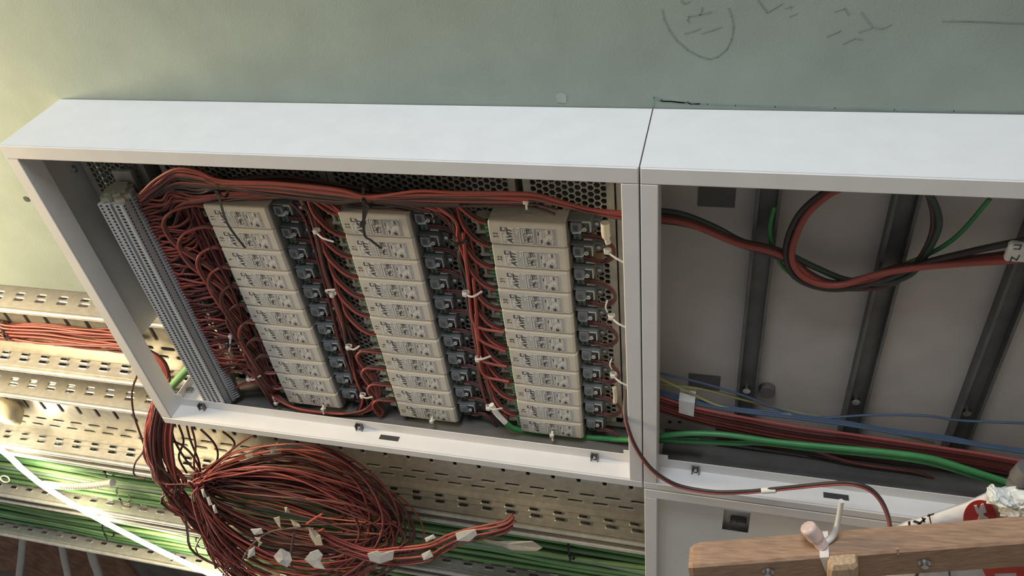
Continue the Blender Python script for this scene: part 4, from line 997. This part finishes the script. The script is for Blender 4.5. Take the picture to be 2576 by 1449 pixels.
p = at(2256, 1385, .251 + TH); mb = MB(p); mb.prism([(p.x - .002, p.y + .005), (p.x + .001, p.y + .006), (p.x + .004, p.y - .006), (p.x + .002, p.y - .008)], p.z, p.z + .0012); mb.build('splinter', 'wood_light', lad)
# tie strapped round the stile, with its end standing up, and a pale sleeve
p = at(2072, 1343, .265); e = (p - A).dot(dl); c = A + dl * e; hw = .0055
tb = MB(c); g = .0012
def bandbox(o0, o1, z0, z1):
    vs = [c + dl * s + nl * o + V(0, 0, z) + dl * ((o * .22) if z > .03 else 0) for s in (-hw, hw) for o in (o0, o1) for z in (z0, z1)]
    tb.add(vs, [(0, 1, 3, 2), (4, 6, 7, 5), (0, 4, 5, 1), (2, 3, 7, 6), (0, 2, 6, 4), (1, 5, 7, 3)])
bandbox(-g, H + g, TH, TH + g); bandbox(-g, 0, -g, TH); bandbox(-g, H + g, -g, 0); bandbox(H, H + g, 0, TH)
lt = tag(tb.build('cable_tie', 'tie_white'), 'broad translucent white tie strapped round the ladder stile', 'cable tie')
q = spline([c + V(0, 0, .018) - nl * .002, c - nl * .008 + dl * .011 + V(0, 0, .012), c - nl * .026 + dl * .016 + V(0, 0, .008), c - nl * .070 + dl * .020 + V(0, 0, .004)], 6)
mb = MB(q[0]); mb.tube(q, [.0045] * 6 + [.0042] * 6 + [.0036] * (len(q) - 12), 6); mb.build('tail', 'tie_white', lt)
q = spline([c - nl * .001 - dl * .002 + V(0, 0, .020), c - nl * .015 - dl * .010 + V(0, 0, .016), c - nl * .032 - dl * .0185 + V(0, 0, .014), c - nl * .036 - dl * .0205 + V(0, 0, .013)], 5)
mb = MB(q[0]); mb.tube(q, [.0085] * 5 + [.0105] * 5 + [.0105, .0105, .0095, .0085, .0065, .004], 12); tag(mb.build('plastic_sleeve', 'sleeve_pink'), 'pale pink rounded plastic sleeve tip sticking up at the ladder stile', 'sleeve')

# ================================================================ sack behind the ladder
OUT = [(2222, 1342), (2275, 1312), (2350, 1290), (2430, 1262), (2490, 1234), (2545, 1218), (2620, 1205), (2760, 1240), (2790, 1400), (2760, 1560), (2500, 1600), (2300, 1560), (2230, 1450)]
wf = .212
def outline(k, w):
    cx = sum(x for x, y in OUT) / len(OUT); cy = sum(y for x, y in OUT) / len(OUT)
    return [at(cx + (x - cx) * k, cy + (y - cy) * k, w) for x, y in OUT]
rings = [outline(.96, .150), outline(1.0, .178), outline(.985, .200), outline(.95, .210), outline(.55, wf)]
mb = MB(at(2500, 1400, .15)); n = len(OUT); vs = [p for rg in rings for p in rg]; F = [tuple(range(n)), tuple(range(5 * n - 1, 4 * n - 1, -1))]
for l in range(4): F += [(l * n + i, l * n + (i + 1) % n, (l + 1) * n + (i + 1) % n, (l + 1) * n + i) for i in range(n)]
mb.add(vs, F, True); sack = tag(mb.build('sack', 'sack_white'), 'white printed sack with red emblem half hidden behind the ladder', 'sack')
def decal(polys, m, name, label, w=wf + .0002):
    mb = MB(at(2465, 1300, wf))
    for poly in polys: mb.prism([tuple(at(x, y, w)[:2]) for x, y in poly], w, w + .0008)
    o = mb.build(name, m, sack); o['label'] = label
decal([[(2465 + 42 * math.cos(t), 1302 + 45 * math.sin(t)) for t in [2 * math.pi * k / 28 for k in range(28)]]], 'sack_red', 'emblem', 'red round emblem')
decal([[(2450, 1272), (2457, 1270), (2462, 1282), (2468, 1268), (2474, 1266), (2478, 1276), (2482, 1288), (2474, 1290), (2476, 1298), (2486, 1302), (2484, 1308), (2472, 1304), (2466, 1312), (2458, 1310), (2464, 1296), (2456, 1288)]], 'sack_white', 'emblem_sign', 'white sign in the emblem', wf + .001)
decal([[(2284, 1312), (2290, 1310), (2291, 1322), (2285, 1323)], [(2300, 1308), (2318, 1314), (2312, 1318), (2296, 1312)], [(2306, 1320), (2326, 1302), (2330, 1304), (2312, 1321)], [(2322, 1300), (2328, 1312), (2324, 1314), (2318, 1302)], [(2332, 1296), (2350, 1290), (2350, 1293), (2333, 1299)], [(2338, 1292), (2344, 1318), (2341, 1318), (2335, 1293)]], 'ink', 'print', 'black print on the sack')
decal([[(2468, 1424), (2576, 1424), (2590, 1470), (2560, 1470), (2556, 1440), (2500, 1442), (2510, 1470), (2490, 1470)]], 'sack_red', 'emblem', 'red print on the lower sack')
decal([[(2300, 1450), (2310, 1432), (2316, 1433), (2308, 1452)], [(2330, 1432), (2375, 1430), (2375, 1434), (2332, 1436)], [(2385, 1428), (2389, 1428), (2391, 1450), (2387, 1450)]], 'ink', 'print', 'black print on the lower sack')
for j, (cx, cy, rx, ry) in enumerate(((2524, 1254, 26, 22), (2560, 1254, 32, 24), (2552, 1286, 30, 16), (2498, 1240, 11, 12), (2582, 1280, 24, 26))):
    c = at(cx, cy, wf + .004); mb = MB(c); vs = []; F = []; sc = 1 / 1750.0
    for i in range(9):
        for k in range(18):
            t = math.pi * i / 8; a = 2 * math.pi * k / 18; rr = 1 + RC.gauss(0, .14)
            vs.append(c + V(math.sin(t) * math.cos(a) * rx * sc * rr, math.sin(t) * math.sin(a) * ry * sc * rr, math.cos(t) * .011 * rr))
    for i in range(8):
        for k in range(18): F.append((i * 18 + k, i * 18 + (k + 1) % 18, (i + 1) * 18 + (k + 1) % 18, (i + 1) * 18 + k))
    mb.add(vs, F, False); tag(mb.build('plaster_lump', 'plaster'), ['crumpled white plaster lump left on the sack top', 'crumpled white plaster lump in the middle of the sack top', 'flat white plaster lump against the ladder', 'smallest white plaster lump at the left on the sack', 'white plaster lump at the right edge of the picture'][j], 'plaster')
q = px([(2556, 1222), (2568, 1205), (2590, 1180)], .20); sleeve(q, [.012] * 6 + [.014] * 7, 'tool_handle', 'dark_panel', 'dark tool end above the sack at the right edge', 'tool', 10)

for o in bpy.data.objects:
    if '_o' in o: del o['_o']
